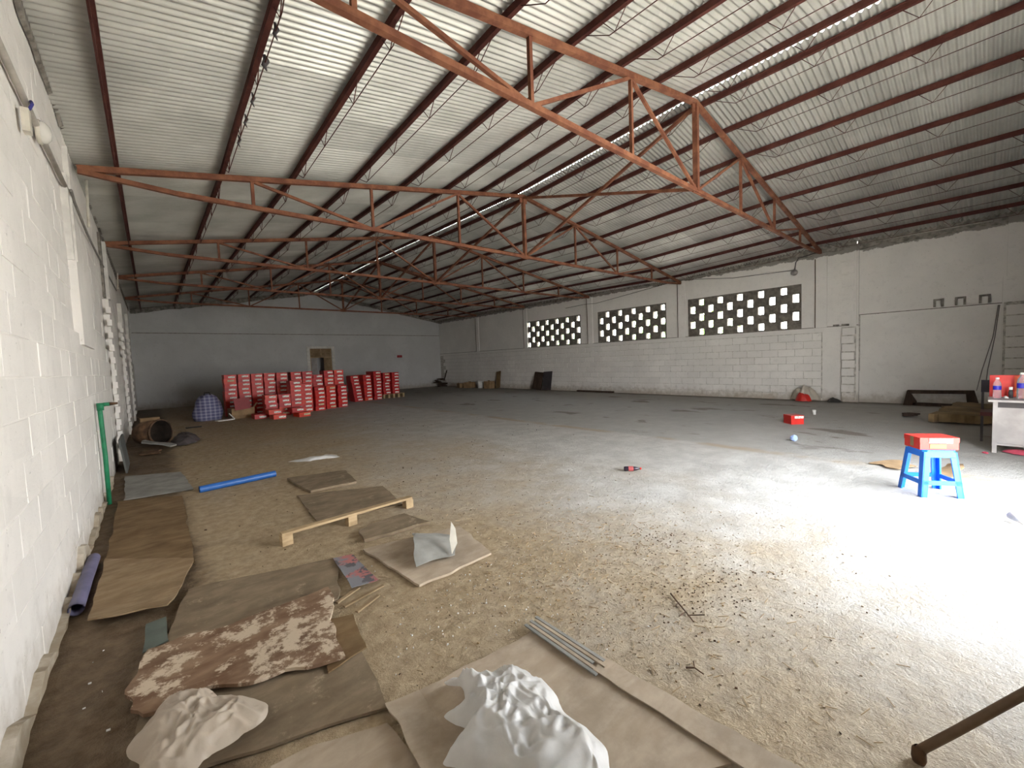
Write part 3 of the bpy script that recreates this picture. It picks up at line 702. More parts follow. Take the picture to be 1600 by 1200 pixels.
lay('plywood_sheet', 'long brown sheet along the left wall beside the sandy floor', 'board', M_PLYD, [(-0.40, 4.72), (0.17, 4.32), (0.2, 6.85), (-0.42, 7.15)], G, z0=0.0, th=0.01, seed=5, warp=0.02)
lay('plywood_sheet', 'brown sheet by the left wall with a dark curled front edge', 'board', M_PLY, [(-0.41, 3.68), (-0.02, 3.54), (0.17, 4.36), (-0.40, 4.95)], G, z0=0.026, th=0.01, seed=8, warp=0.015,
    lift=lambda u, v: 0.035 * max(0, 1 - v * 5))
lay('plywood_sheet', 'wide smooth brown board behind the peeling rotten board', 'board', M_PLYG, [(-0.10, 2.95), (0.86, 2.9), (1.08, 3.52), (0.10, 3.82)], G, z0=0.004, th=0.014, seed=11, warp=0.01)
lay('plywood_sheet', 'dark grey-brown board in front of the peeling rotten board', 'board', M_PLYG, [(-0.17, 2.12), (0.72, 1.80), (0.80, 2.42), (-0.15, 2.62)], G, z0=0.004, th=0.014, seed=14, warp=0.01)
lay('rotten_board', 'peeling rotten plywood board with pale flaking patches', 'board', M_ROT, [(-0.20, 2.55), (0.66, 2.24), (0.84, 3.02), (-0.14, 3.06)], G, z0=0.034, th=0.018, seed=17, warp=0.02, jag=0.03)
lay('plywood_sheet', 'small dark plywood strip poking from under the rotten board', 'board', M_PLYD, [(0.58, 2.2), (0.80, 2.26), (0.86, 2.62), (0.7, 2.7)], G, z0=0.022, th=0.008, seed=18, warp=0.004)
for i, (a, c) in enumerate((((0.84, 2.86), (1.02, 2.94)), ((0.86, 2.78), (1.16, 2.84)), ((0.9, 2.66), (1.08, 2.74)))):
    mb = MB(); mb.bar((a[0], a[1], 0.012), (c[0], c[1], 0.015), 0.025, 0.01)
    tag(put('wood_splinter', mb.mesh('wood_splinter', M_PLY)), ['pale splinter lying against the wide smooth brown board', 'long wood splinter beside the faded printed card', 'short wood splinter at the corner of the rotten board'][i], 'splinter', 'wood splinters')
lay('printed_card', 'faded grey and pink printed card at the end of the brown board', 'card', M_PRINT, [(0.97, 2.93), (1.15, 2.90), (1.16, 3.46), (1.02, 3.5)], z0=0.034, th=0.004, seed=20, warp=0.006, jag=0.004)
lay('teal_card', 'dull teal card stuck under the rotten board by the left wall', 'card', M_TEAL, [(-0.14, 3.1), (-0.03, 3.14), (-0.03, 3.46), (-0.13, 3.45)], z0=0.03, th=0.004, seed=22, warp=0.003, jag=0.004)
lay('plywood_sheet', 'square brown board behind the timber runner', 'board', M_PLYG, [(1.42, 5.66), (2.02, 5.64), (2.12, 6.38), (1.37, 6.6)], G, z0=0.0, th=0.03, seed=25)
lay('plywood_sheet', 'thin brown board lying directly behind the timber runner', 'board', M_PLYG, [(1.18, 4.5), (2.05, 4.34), (2.2, 5.2), (1.28, 5.65)], G, z0=0.0, th=0.012, seed=27)
lay('plywood_sheet', 'cracked brown board in front of the timber runner', 'board', M_PLYG, [(1.35, 3.68), (1.98, 3.62), (1.9, 4.04), (1.38, 3.92)], G, z0=0.0, th=0.03, seed=29, jag=0.02)
lay('plywood_sheet', 'buff board with a folded grey sheet lying on it', 'board', M_LAM, [(1.34, 2.64), (2.01, 2.66), (2.14, 3.32), (1.27, 3.52)], G, z0=0.0, th=0.018, seed=31, warp=0.014)
lay('folded_sheet', 'folded grey fibre sheet propped on the buff board', 'sheet', M_GREYB, [(1.43, 2.86), (1.76, 2.80), (1.94, 3.16), (1.70, 3.42)], z0=0.04, th=0.004, seed=33, warp=0.02, jag=0.02,
    lift=lambda u, v: 0.10 * math.sin(PI * min(1, max(0, v))) * (0.4 + 0.6 * (1 - u)))
mb = MB(); mb.prism([(0, 0), (0.05, 0.08), (0.045, 0.2), (0.015, 0.26), (-0.01, 0.12)], 0, 0.004, Matrix.Rotation(0.9, 3, 'X'))
tag(put('cream_strip', mb.mesh('cream_strip', M_CREAM), None, (1.72, 2.80, 0.065), (0, 0, -0.5)), 'torn cream card strip sticking up on the folded grey sheet', 'card')
# the big pale laminated sheets at the bottom of the frame
lay('laminated_sheet', 'large pale laminated sheet under the white plastic bag', 'board', M_LAM, [(0.66, 1.18), (1.58, 0.62), (1.66, 1.70), (0.72, 1.80)], G, z0=0.006, th=0.008, seed=41, warp=0.012, jag=0.01, nx=30, ny=24,
    lift=lambda u, v: 0.03 * max(0, 1 - u * 6))
lay('laminated_sheet', 'long pale veneer strip along the right edge of the laminated sheet', 'board', M_LAM, [(1.60, 0.40), (1.72, 0.36), (1.68, 1.30), (1.56, 1.28)], G, z0=0.028, th=0.006, seed=43, warp=0.008)
t = thing('veneer_bundle', 'ribbed pale veneer slats at the far corner of the laminated sheet', 'slats', (1.61, 1.5, 0.034))
for q in range(5):
    mb = MB(); mb.bar((-0.045 + 0.022 * q, 0.27 - 0.02 * (q % 2), 0.004 + 0.002 * q), (-0.06 + 0.026 * q, -0.26 + 0.03 * (q % 3), 0.006), 0.018, 0.008); part('slat', mb, M_LAM if q % 2 else M_GREYB, t)
lay('laminated_sheet', 'second pale sheet tucked beneath the laminated sheet near the camera', 'board', M_LAM, [(0.24, 1.5), (0.72, 1.1), (0.70, 1.74), (0.26, 1.88)], G, z0=0.0, th=0.006, seed=46, warp=0.008)

# timber runner of a broken pallet
t = thing('pallet_runner', 'pale timber runner of a broken pallet standing on three blocks', 'timber', (1.45, 4.22, 0), 0)
mb = MB(); mb.bar((-0.66, -0.03, 0.105), (0.66, 0.03, 0.105), 0.07, 0.022); part('slat', mb, M_PINE, t)
for x, y in ((-0.62, -0.03), (-0.02, 0.0), (0.62, 0.028)):
    mb = MB(); mb.box((x, y, 0.047), (0.09, 0.08, 0.094), 0.1); part('spacer_block', mb, M_PINE, t)

# ------------------------------------------------------------------ plastic bags, crumpled
def crumple(outline, h, seed, rings=44, seg=150, fold=5.0, base=0.02):
    cen = Vector((sum(p[0] for p in outline) / len(outline), sum(p[1] for p in outline) / len(outline), 0)); b = MB()
    n = len(outline); pts = []
    for k in range(seg):
        f = k / seg * n; i = int(f); u_ = f - i; p0, p1, p2, p3 = [Vector((*outline[(i + d) % n], 0)) for d in (-1, 0, 1, 2)]
        pts.append(0.5 * ((2 * p1) + (p2 - p0) * u_ + (2 * p0 - 5 * p1 + 4 * p2 - p3) * u_ ** 2 + (3 * p1 - p0 - 3 * p2 + p3) * u_ ** 3) - cen)
    vs = [(0, 0, base + h * 0.7)]; fs = []
    for r in range(1, rings + 1):
        q = r / rings
        for k in range(seg):
            p = pts[k] * q
            d1 = noise.voronoi((p.x * fold, p.y * fold, seed))[0]; d2 = noise.voronoi((p.x * fold * 2.3 + 3, p.y * fold * 2.3, seed + 4))[0]
            cr1 = min(1.0, (d1[1] - d1[0]) * 1.3); cr2 = min(1.0, (d2[1] - d2[0]) * 1.3)
            big = 0.5 + 0.5 * noise.noise((p.x * fold * 0.55, p.y * fold * 0.55, seed + 7))
            prof = (1 - q ** 2.2)
            z = base + h * prof * (0.15 + 0.75 * big) + h * (0.46 * (1 - cr1) + 0.24 * (1 - cr2)) * (1 - 0.75 * q ** 4)
            off = Vector((noise.noise((p.x * 8, p.y * 8, seed + 20)), noise.noise((p.x * 8, p.y * 8, seed + 30)), 0)) * 0.05 * q
            vs.append((p.x + off.x, p.y + off.y, z))
    for k in range(seg): fs.append((0, 1 + k, 1 + (k + 1) % seg))
    for r in range(rings - 1):
        for k in range(seg):
            a = 1 + r * seg + k; c = 1 + r * seg + (k + 1) % seg; fs.append((a, a + seg, c + seg, c))
    b.add(vs, fs); return b, cen
def bag(name, label, cat, mat, outline, h, seed, base=0.02, **k):
    b, cen = crumple(outline, h, seed, base=base, **k); o = put(name, b.mesh(name, mat, True), None, (cen.x, cen.y, 0)); return tag(o, label, cat)
bag('plastic_bag', 'crumpled white plastic bag on the laminated sheet', 'bag', M_BAG, [(0.99, 1.74), (1.08, 1.62), (1.15, 1.58), (1.30, 1.54), (1.30, 1.38), (1.28, 1.2), (1.26, 1.0), (1.16, 0.86), (0.92, 0.98), (0.86, 1.2), (0.76, 1.36), (0.90, 1.40), (0.86, 1.52), (0.98, 1.54)], 0.13, 5, 0.034, fold=7.5)
bag('paper_sack', 'crumpled beige polythene sack on the dark board by the left wall', 'sack', M_SACK, [(-0.16, 2.22), (-0.10, 2.42), (-0.02, 2.5), (0.10, 2.42), (0.14, 2.35), (0.28, 2.16), (0.26, 2.06), (0.05, 2.0), (-0.1, 1.98)], 0.09, 11, 0.062, fold=9.5)
bag('plastic_film', 'thin clear film scrap lying behind the square brown board', 'film', M_BAG, [(1.68, 7.85), (1.9, 7.62), (2.15, 7.6), (2.36, 7.5), (2.42, 7.72), (2.2, 7.72), (1.95, 7.74)], 0.05, 21, 0.004, rings=10, seg=40)

# ------------------------------------------------------------------ pipes and litter on the floor
def pipe(name, label, mat, pts, r, cat='pipe', bore=True):
    t = thing(name, label, cat, pts[0]); o = Vector(pts[0]); L = [Vector(p) - o for p in pts]
    b = MB(); b.tube(L, r, 14, False); b.tube(L, r * 0.86, 14, False); d = (L[0] - L[1]).normalized()
    part('tube_wall', b, mat, t, True)
    return t
pipe('blue_pipe', 'straight blue plastic pipe lying on the sandy floor', M_PIPEB, [(0.38, 6.86, 0.045), (0.85, 6.92, 0.045), (1.30, 6.98, 0.045)], 0.045)
pipe('grey_pipe', 'grey violet plastic pipe in the gap along the left wall', M_GPVC, [(-0.485, 3.98, 0.05), (-0.482, 4.5, 0.052), (-0.475, 5.0, 0.05)], 0.042)
t = thing('green_pipe', 'green water pipe rising up the left wall with a brown tap stub', 'pipe', (-0.5, 7.18, 0))
b = MB(); b.tube([(0, 0, 0), (0.004, 0, 0.6), (-0.005, 0, 1.2), (0.0, 0, 1.235), (0.03, 0, 1.25)], 0.024, 10); part('riser', b, M_GREEN, t, True)
b = MB(); b.tube([(0.0, 0, 1.18), (0.0, 0, 1.27)], 0.034, 10); part('elbow', b, M_GREEN, t, True)
b = MB(); b.tube([(0.03, 0, 1.25), (0.085, 0.0, 1.252)], 0.024, 10); part('side_arm', b, M_GREEN, t, True)
b = MB(); b.tube([(0.08, 0.0, 1.252), (0.16, 0, 1.255)], 0.018, 10, True, [0.024, 0.012]); part('tap_stub', b, M_RUSTB, t, True)

# cola bottle
t = thing('soda_bottle', 'small dark soda bottle with a red label lying on the floor', 'bottle', (4.93, 3.22, 0.034), 0)
Rb = Matrix.Rotation(math.radians(-48), 3, 'Z') @ Matrix.Rotation(PI / 2, 3, 'Y')
b = MB(); b.lathe([(0.0, -0.11), (0.028, -0.108), (0.033, -0.09), (0.031, -0.02), (0.033, 0.02), (0.024, 0.06), (0.012, 0.095), (0.011, 0.105)], 16, M=Rb); part('bottle_body', b, simple('dark_cola', (0.03, 0.02, 0.03), 0.1, 5, 0.2), t, True)
b = MB(); b.lathe([(0.034, -0.05), (0.035, -0.045), (0.035, 0.01), (0.0345, 0.015)], 16, M=Rb); part('label_band', b, simple('faded_red_label', (0.36, 0.07, 0.07), 0.1, 8), t, True)
b = MB(); b.lathe([(0.0, 0.125), (0.014, 0.124), (0.0145, 0.105), (0.0, 0.104)], 12, M=Rb); part('cap', b, M_RED, t, True)
# blue crumpled ball, cup, cone, scraps
b = MB()
vs = []; fs = []
for i in range(9):
    th = PI * i / 8
    for k in range(14):
        ph = 2 * PI * k / 14; r = 0.055 * (1 + 0.18 * noise.noise((math.sin(th) * math.cos(ph) * 2, math.sin(th) * math.sin(ph) * 2, math.cos(th) * 2)))
        vs.append((r * math.sin(th) * math.cos(ph), r * math.sin(th) * math.sin(ph), r * math.cos(th)))
for i in range(8):
    for k in range(14): k2 = (k + 1) % 14; fs.append((i * 14 + k, (i + 1) * 14 + k, (i + 1) * 14 + k2, i * 14 + k2))
b.add(vs, fs); tag(put('crumpled_wrapper', b.mesh('crumpled_wrapper', film('pale_blue_wrapper', (0.42, 0.55, 0.85), 0.25)), None, (8.33, 2.20, 0.058)), 'balled-up pale blue wrapper on the floor before the small red box', 'wrapper')
t = thing('paper_cup', 'small white cup standing in a damp patch near the right wall', 'cup', (11.96, 2.74, 0))
b = MB(); b.lathe([(0.0, 0.002), (0.028, 0.002), (0.036, 0.11), (0.033, 0.108), (0.026, 0.006)], 14); part('cup_wall', b, M_PAPER, t, True)
b = MB(); b.lathe([(0.036, 0.105), (0.04, 0.11), (0.036, 0.116)], 14); part('rim', b, M_PAPER, t, True)
t = thing('paper_cone', 'white paper cone lying at the right edge of the bright floor', 'paper', (5.58, -0.19, 0.03), 0.4)
b = MB(); b.lathe([(0.002, -0.10), (0.04, 0.08), (0.038, 0.075)], 12, (0, 0, 0.012), Matrix.Rotation(1.4, 3, 'Y')); part('cone_wall', b, M_PAPER, t, True)
lay('cardboard_flap', 'torn brown cardboard flap behind the blue stool', 'cardboard', M_CARD, [(7.28, 1.05), (7.08, 0.74), (7.38, 0.56), (7.62, 0.82)], z0=0.0, th=0.006, seed=51, warp=0.05, jag=0.05)
lay('cardboard_flap', 'curled cardboard flap seen between the blue stool legs', 'cardboard', M_CARD, [(7.18, 0.46), (7.02, 0.28), (7.4, 0.18), (7.58, 0.34)], z0=0.0, th=0.006, seed=53, warp=0.03, jag=0.04, lift=lambda u, v: 0.10 * u * v)

# pole leaning on the near wall
t = thing('wooden_pole', 'brown pole leaning at the bottom right, its foot on the floor', 'pole', (2.12, 0.15, 0))
b = MB(); d = Vector((0.175, -0.255, 0.29)); b.tube([(0, 0, 0.045), d * 0.35 + Vector((0, 0, .04)), d * 4.35 + Vector((0, 0, .03))], 0.016, 12); part('shaft', b, simple('brown_varnish', (0.17, 0.105, 0.06), 0.15, 6, 0.5), t, True)
b = MB(); b.lathe([(0, 0.0), (0.019, 0.001), (0.023, 0.015), (0.021, 0.05), (0.014, 0.06)], 12); part('foot_cap', b, M_RUSTB, t, True)

# ------------------------------------------------------------------ table corner on the right
t = thing('metal_table', 'grey metal table with bottles on it at the right edge', 'table', (9.05, 0.0, 0))
b = MB(); b.bx(-0.06, 0.70, -0.97, 0.0, 0.735, 0.765); part('tabletop', b, M_METAL, t)
for x in (0.02, 0.62):
    for y in (-0.07, -0.92):
        b = MB(); b.box((x, y, 0.367), (0.045, 0.045, 0.735)); part('leg', b, M_METAL, t)
b = MB(); b.bx(0.03, 0.04, -0.9, -0.09, 0.14, 0.65); part('front_panel', b, M_METAL, t)
b = MB(); b.bx(0.03, 0.05, -0.9, -0.09, 0.65, 0.735); part('gap_shade_strip', b, M_DKM, t)  # dark strip stands in for the shaded open gap above the panel
b = MB(); b.box((0.02, -0.49, 0.125), (0.03, 0.83, 0.03)); part('foot_rail', b, M_METAL, t)
def water_bottle(loc, h, r, label, group):
    t = thing('water_bottle', label, 'bottle', loc, 0, group)
    b = MB(); b.lathe([(0, 0.002), (r * 0.9, 0.0), (r, h * 0.04), (r, h * 0.36), (r * 0.93, h * 0.40), (r, h * 0.44), (r, h * 0.62), (r * 0.85, h * 0.75), (r * 0.42, h * 0.87), (r * 0.4, h * 0.93)], 18); part('bottle_body', b, M_PET, t, True)
    b = MB(); b.lathe([(r * 1.01, h * 0.40), (r * 1.02, h * 0.41), (r * 1.02, h * 0.58), (r * 1.01, h * 0.59)], 18); part('label_band', b, simple('blue_violet_label', (0.03, 0.025, 0.42), 0.1, 6, 0.4), t, True)
    b = MB(); b.lathe([(0, h), (r * 0.45, h * 0.995), (r * 0.47, h * 0.92), (0, h * 0.92)], 14); part('cap', b, M_PAPER, t, True)
water_bottle((9.34, -0.085, 0.765), 0.30, 0.042, 'small clear water bottle with a violet label on the table', 'water bottles on the table')
water_bottle((9.36, -0.315, 0.765), 0.37, 0.05, 'large clear water bottle at the right end of the table', 'water bottles on the table')
t = thing('glass_jar', 'small dark glass jar with a white lid on the table', 'jar', (9.40, -0.215, 0.765))
b = MB(); b.lathe([(0, 0), (0.022, 0.0), (0.024, 0.08), (0.016, 0.12), (0.0, 0.12)], 14); part('jar_body', b, M_DKM, t, True)
b = MB(); b.lathe([(0, 0.16), (0.019, 0.158), (0.019, 0.12)], 14); part('lid', b, M_PAPER, t, True)
t = thing('shoe_box', 'red box standing on the table behind the bottles', 'box', (9.62, -0.2, 0.765), 0.0)
b = MB(); b.bx(-0.06, 0.06, -0.14, 0.19, 0, 0.32); part('box_body', b, M_RED, t)
b = MB(); b.bx(-0.065, -0.06, -0.12, -0.05, 0.01, 0.31); part('printed_panel', b, M_ORANGE, t)
bag('tissue', 'crumpled white tissue on the table between the bottles', 'tissue', M_PAPER, [(9.24, -0.15), (9.3, -0.13), (9.33, -0.18), (9.27, -0.2)], 0.03, 61, 0.767, rings=6, seg=20, fold=30)
bag('pink_cloth', 'pink cloth dropped on the floor under the metal table', 'cloth', M_PINK, [(9.02, -0.22), (9.18, -0.16), (9.25, -0.4), (9.2, -0.62), (9.0, -0.6), (8.95, -0.4)], 0.06, 64, 0.004, rings=8, seg=30, fold=12)
bag('pink_scrap', 'small pink scrap by the foot of the metal table', 'cloth', M_PINK, [(8.86, 0.03), (8.94, 0.06), (8.96, -0.01), (8.87, -0.02)], 0.02, 66, 0.004, rings=5, seg=16, fold=20)
# chair behind the table
t = thing('office_chair', 'dark chair with a black backrest behind the metal table', 'chair', (10.2, -0.16, 0), 0)
for x in (-0.2, 0.2):
    for y in (-0.2, 0.22):
        b = MB(); b.box((x, y, 0.21), (0.03, 0.03, 0.42)); part('leg', b, M_DKM, t)
b = MB(); b.box((0, 0.01, 0.445), (0.46, 0.46, 0.06)); part('seat', b, simple('maroon_vinyl', (0.13, 0.03, 0.03), 0.1, 6, 0.5), t)
for y in (-0.2, 0.22):
    b = MB(); b.bar((0.2, y, 0.42), (0.24, y, 0.96), 0.03); part('back_post', b, M_DKM, t)
b = MB(); b.bar((0.22, -0.22, 0.86), (0.22, 0.24, 0.86), 0.035, 0.2); part('backrest', b, simple('black_vinyl', (0.022, 0.014, 0.02), 0.1, 6, 0.5), t)
# dark bench frame against the right wall
t = thing('wooden_bench', 'low dark wooden bench with an open front by the right wall', 'bench', (15.02, 0, 0))
Rf = Matrix(((0, 0, 1), (1, 0, 0), (0, 1, 0)))
def fr(name, poly, x0=-0.05, x1=0.05): b = MB(); b.prism(poly, x0, x1, Rf); part(name, b, M_DKW, t)
fr('top_rail', [(1.40, 0.40), (0.22, 0.42), (0.26, 0.335), (1.35, 0.31)])
fr('end_panel', [(1.48, 0.0), (1.25, 0.0), (1.22, 0.1), (1.33, 0.30), (1.41, 0.39)])
fr('end_panel', [(0.40, 0.0), (0.12, 0.0), (0.22, 0.41), (0.36, 0.34), (0.34, 0.12)])
fr('bottom_rail', [(1.30, 0.0), (0.34, 0.0), (0.34, 0.07), (1.30, 0.08)])
lay('cardboard_pile', 'large olive-brown cardboard sheet heaped on the floor beyond the table', 'cardboard', simple('olive_cardboard', (0.22, 0.15, 0.075), 0.2, 3, 0.9), [(11.7, 0.78), (11.9, -0.35), (13.9, -0.3), (14.3, 0.5)], z0=0.0, th=0.16, seed=71, warp=0.08, jag=0.06)
lay('brown_rag', 'dark scrap on the floor near the low wooden bench', 'rag', M_DKW, [(12.55, 1.28), (12.5, 1.1), (12.95, 1.0), (13.0, 1.2)], z0=0.0, th=0.03, seed=73, warp=0.03, jag=0.06)

# ------------------------------------------------------------------ litter at the foot of the right wall
bag('sack', 'off-white sack with a red patch at the foot of the right wall', 'sack', film('dirty_white_sack', (0.60, 0.54, 0.45), 0.1), [(15.16, 4.05), (14.95, 3.95), (14.85, 3.7), (14.9, 3.45), (15.15, 3.35)], 0.42, 81, 0.0, rings=10, seg=36, fold=5)
bag('red_cloth', 'red cloth bundled in front of the off-white sack', 'cloth', M_RED, [(14.76, 3.85), (14.58, 3.72), (14.60, 3.5), (14.76, 3.46)], 0.24, 83, 0.0, rings=8, seg=28, fold=6)
bag('dark_rag', 'dark rag on the floor right of the off-white sack', 'rag', M_BLACK, [(15.0, 3.1), (14.8, 3.05), (14.8, 2.8), (15.0, 2.8)], 0.12, 85, 0.0, rings=6, seg=24, fold=8)
mb = MB(); mb.bx(-0.05, 0.05, -1.0, 1.0, 0, 0.07); tag(put('dark_plank', mb.mesh('dark_plank', M_DKW), None, (15.08, 11.7, 0), (0, 0, 0.02)), 'dark plank lying flat along the foot of the right wall', 'plank')
def leaner(name, label, y, w, h, mat, roll_=0.0, dx=0.28, th=0.03):
    mb = MB(); mb.bx(0, th, -w / 2, w / 2, 0, h); o = put(name, mb.mesh(name, mat), None, (XR - 0.03 - dx, y, 0.012 + abs(math.sin(roll_)) * w / 2)); o.rotation_euler = (roll_, math.atan2(dx - th - 0.02, h), 0)
    return tag(o, label, 'board', 'boards leaning on the right wall')
leaner('leaning_board', 'wide dark board leaning on the right wall, left of a pair', 15.35, 0.62, 0.92, M_DKW, 0.07)
leaner('leaning_board', 'narrower black board leaning on the right wall, right of a pair', 14.62, 0.60, 0.95, M_DKM, -0.05)
leaner('leaning_plank', 'tilted brown plank leaning on the right wall beside the cartons', 18.45, 0.36, 0.98, M_PLYD, -0.16, 0.3)
def carton(name, label, loc, rz, d, mat, flap=True):
    t = thing(name, label, 'box', loc, rz, 'cartons in the far right corner')
    b = MB(); b.bx(-d[0] / 2, d[0] / 2, -d[1] / 2, d[1] / 2, 0, d[2]); part('carton_body', b, mat, t)
    b = MB(); b.bar((-d[0] / 2, -d[1] / 2, d[2]), (-d[0] / 2 - 0.09, -d[1] / 2, d[2] + 0.07), d[0] * 0.4, 0.006); part('flap', b, mat, t)
carton('cardboard_carton', 'brown carton left of the white bucket in the far right corner', (14.75, 21.0, 0), 0.3, (0.5, 0.55, 0.34), M_CARD)
carton('cardboard_carton', 'slumped brown carton at the far left of the corner cartons', (14.7, 21.75, 0), -0.3, (0.5, 0.6, 0.26), M_CARD)
carton('cardboard_carton', 'brown carton between the white bucket and the tilted plank', (14.85, 19.15, 0), 0.1, (0.4, 0.5, 0.42), M_CARD)
t = thing('bucket', 'white plastic bucket among the cartons by the right wall', 'bucket', (14.8, 19.95, 0))
b = MB(); b.lathe([(0, 0.005), (0.15, 0.0), (0.19, 0.42), (0.18, 0.42), (0.145, 0.01)], 20); part('bucket_wall', b, M_PAPER, t, True)
b = MB(); b.lathe([(0.19, 0.385), (0.2, 0.4), (0.2, 0.425), (0.185, 0.43)], 20); part('rim', b, M_PAPER, t, True)
t = thing('scrap_pile', 'dark heap of scrap timber in the far right corner', 'heap', (14.6, 24.2, 0)); 
for i in range(9):
    b = MB(); a = rnd.uniform(0, PI); L = rnd.uniform(0.4, 0.8); z = 0.05 + 0.06 * i
    b.box((rnd.uniform(-0.15, 0.2), rnd.uniform(-0.3, 0.3), z), (L, 0.2, 0.07), a); part('timber_scrap', b, M_DKW, t)
b = MB(); b.bar((0.1, -0.35, 0.4), (0.2, -0.6, 1.1), 0.07, 0.03); part('upright_stick', b, M_DKW, t)

# ------------------------------------------------------------------ things by the left wall at the back
t = thing('checked_bag', 'stuffed blue checked woven bag left of the shoe boxes', 'bag', (1.36, 17.05, 0))
b = MB(); vs = []; fs = []
for i in range(11):
    v_ = i / 10; z = 0.86 * v_; w = 0.44 * (1 - 0.62 * v_ ** 2.4) * (0.86 + 0.14 * min(1, v_ * 4)) * (1 if i < 10 else 0.45)
    for k in range(24):
        ph = 2 * PI * k / 24; r = w * (1 + 0.16 * noise.noise((math.cos(ph) * 1.5, math.sin(ph) * 1.5, v_ * 3)))
        e = 0.85; vs.append((r * math.copysign(abs(math.cos(ph)) ** e, math.cos(ph)), 0.75 * r * math.copysign(abs(math.sin(ph)) ** e, math.sin(ph)), z + 0.03 * math.sin(ph * 3) * v_))
for i in range(10):
    for k in range(24): k2 = (k + 1) % 24; fs.append((i * 24 + k, i * 24 + k2, (i + 1) * 24 + k2, (i + 1) * 24 + k))
fs.append(tuple(10 * 24 + k for k in range(24))); fs.append(tuple(range(24))[::-1])
b.add(vs, fs); part('woven_body', b, M_PLAID, t, True)
b = MB(); b.tube([(-0.1, -0.1, 0.84), (-0.08, -0.12, 0.92), (0.05, -0.12, 0.92), (0.08, -0.1, 0.84)], 0.015, 6); part('handle', b, M_BLACK, t, True)
t = thing('foam_tray', 'white open foam tray on the floor before the checked bag', 'tray', (1.72, 16.35, 0), 0.3)
b = MB(); b.bx(-0.24, 0.24, -0.12, 0.12, 0.0, 0.03); part('tray_base', b, M_PAPER, t)
b = MB(); b.bar((0.24, -0.1, 0.03), (0.18, 0.1, 0.2), 0.03, 0.02); part('raised_edge', b, M_PAPER, t)
t = thing('open_carton', 'open brown carton with a maroon flap at the left foot of the heap', 'box', (2.24, 16.8, 0), 0.12)
b = MB(); b.bx(-0.34, 0.34, -0.26, 0.26, 0, 0.34); part('carton_body', b, M_CARD, t)
b = MB(); b.bar((-0.05, -0.29, 0.68), (-0.02, -0.33, 0.3), 0.46, 0.02); part('maroon_flap', b, M_DRED, t)
b = MB(); b.bar((0.34, -0.2, 0.34), (0.42, -0.24, 0.48), 0.3, 0.012); part('side_flap', b, M_CARD, t)
t = thing('rusty_drum', 'rusty brown drum lying on its side by the left wall', 'drum', (-0.09, 12.35, 0.292), 0)
Rd = Matrix.Rotation(math.radians(-46), 3, 'Z') @ Matrix.Rotation(math.radians(88), 3, 'Y')
b = MB(); b.lathe([(0, -0.22), (0.24, -0.22), (0.27, -0.06), (0.28, 0.25), (0.27, 0.25)], 26, M=Rd); part('drum_wall', b, M_RUSTB, t, True)
b = MB(); b.lathe([(0.268, 0.249), (0.255, -0.05), (0.22, -0.19), (0, -0.195)], 26, M=Rd); part('shaded_lining', b, simple('drum_inside_shade', (0.03, 0.02, 0.014), 0.2, 6, 0.95), t, True)  # the shade inside the drum is put into this lining's dark colour
b = MB(); b.lathe([(0.282, 0.215), (0.292, 0.23), (0.285, 0.255), (0.26, 0.255)], 26, M=Rd); part('rim', b, M_BROWN, t, True)
mb = MB(); mb.bx(0, 0.025, -0.5, 0.5, 0, 0.55); tag(put('slate_board', mb.mesh('slate_board', simple('slate_grey', (0.12, 0.125, 0.115), 0.1, 5, 0.8)), None, (-0.42, 9.7, 0.006), (0, -0.1, 0)), 'slate grey board leaning on the left wall near the drum', 'board')
lay('bent_lid', 'bent brown lid on the floor in front of the drum', 'lid', M_RUSTB, [(-0.28, 10.9), (0.0, 10.7), (0.05, 11.1), (-0.25, 11.3)], z0=0.0, th=0.02, seed=91, warp=0.06, jag=0.05)
lay('grey_slab_scrap', 'thin grey board tilted over the bent lid by the drum', 'board', M_GREYB, [(-0.25, 11.5), (0.25, 11.25), (0.3, 11.5), (-0.2, 11.85)], z0=0.05, th=0.02, seed=93, warp=0.02, jag=0.03, lift=lambda u, v: 0.12 * (1 - u))
bag('dark_tarpaulin', 'dark crumpled tarpaulin with orange edge right of the drum', 'tarpaulin', simple('dark_tarp', (0.09, 0.075, 0.075), 0.3, 6, 0.6), [(0.22, 11.75), (0.5, 11.6), (0.75, 12.1), (0.7, 12.9), (0.36, 12.9)], 0.17, 95, 0.0, rings=10, seg=36, fold=4)
carton('cardboard_carton', 'small brown carton by the left wall behind the drum', (-0.12, 15.85, 0), 0.1, (0.42, 0.3, 0.36), M_CARD)
lay('black_strip', 'flat black strip on the floor before the checked bag', 'rag', M_BLACK, [(0.62, 15.0), (1.0, 15.05), (1.02, 15.25), (0.66, 15.22)], z0=0.0, th=0.015, seed=97, warp=0.02, jag=0.03)

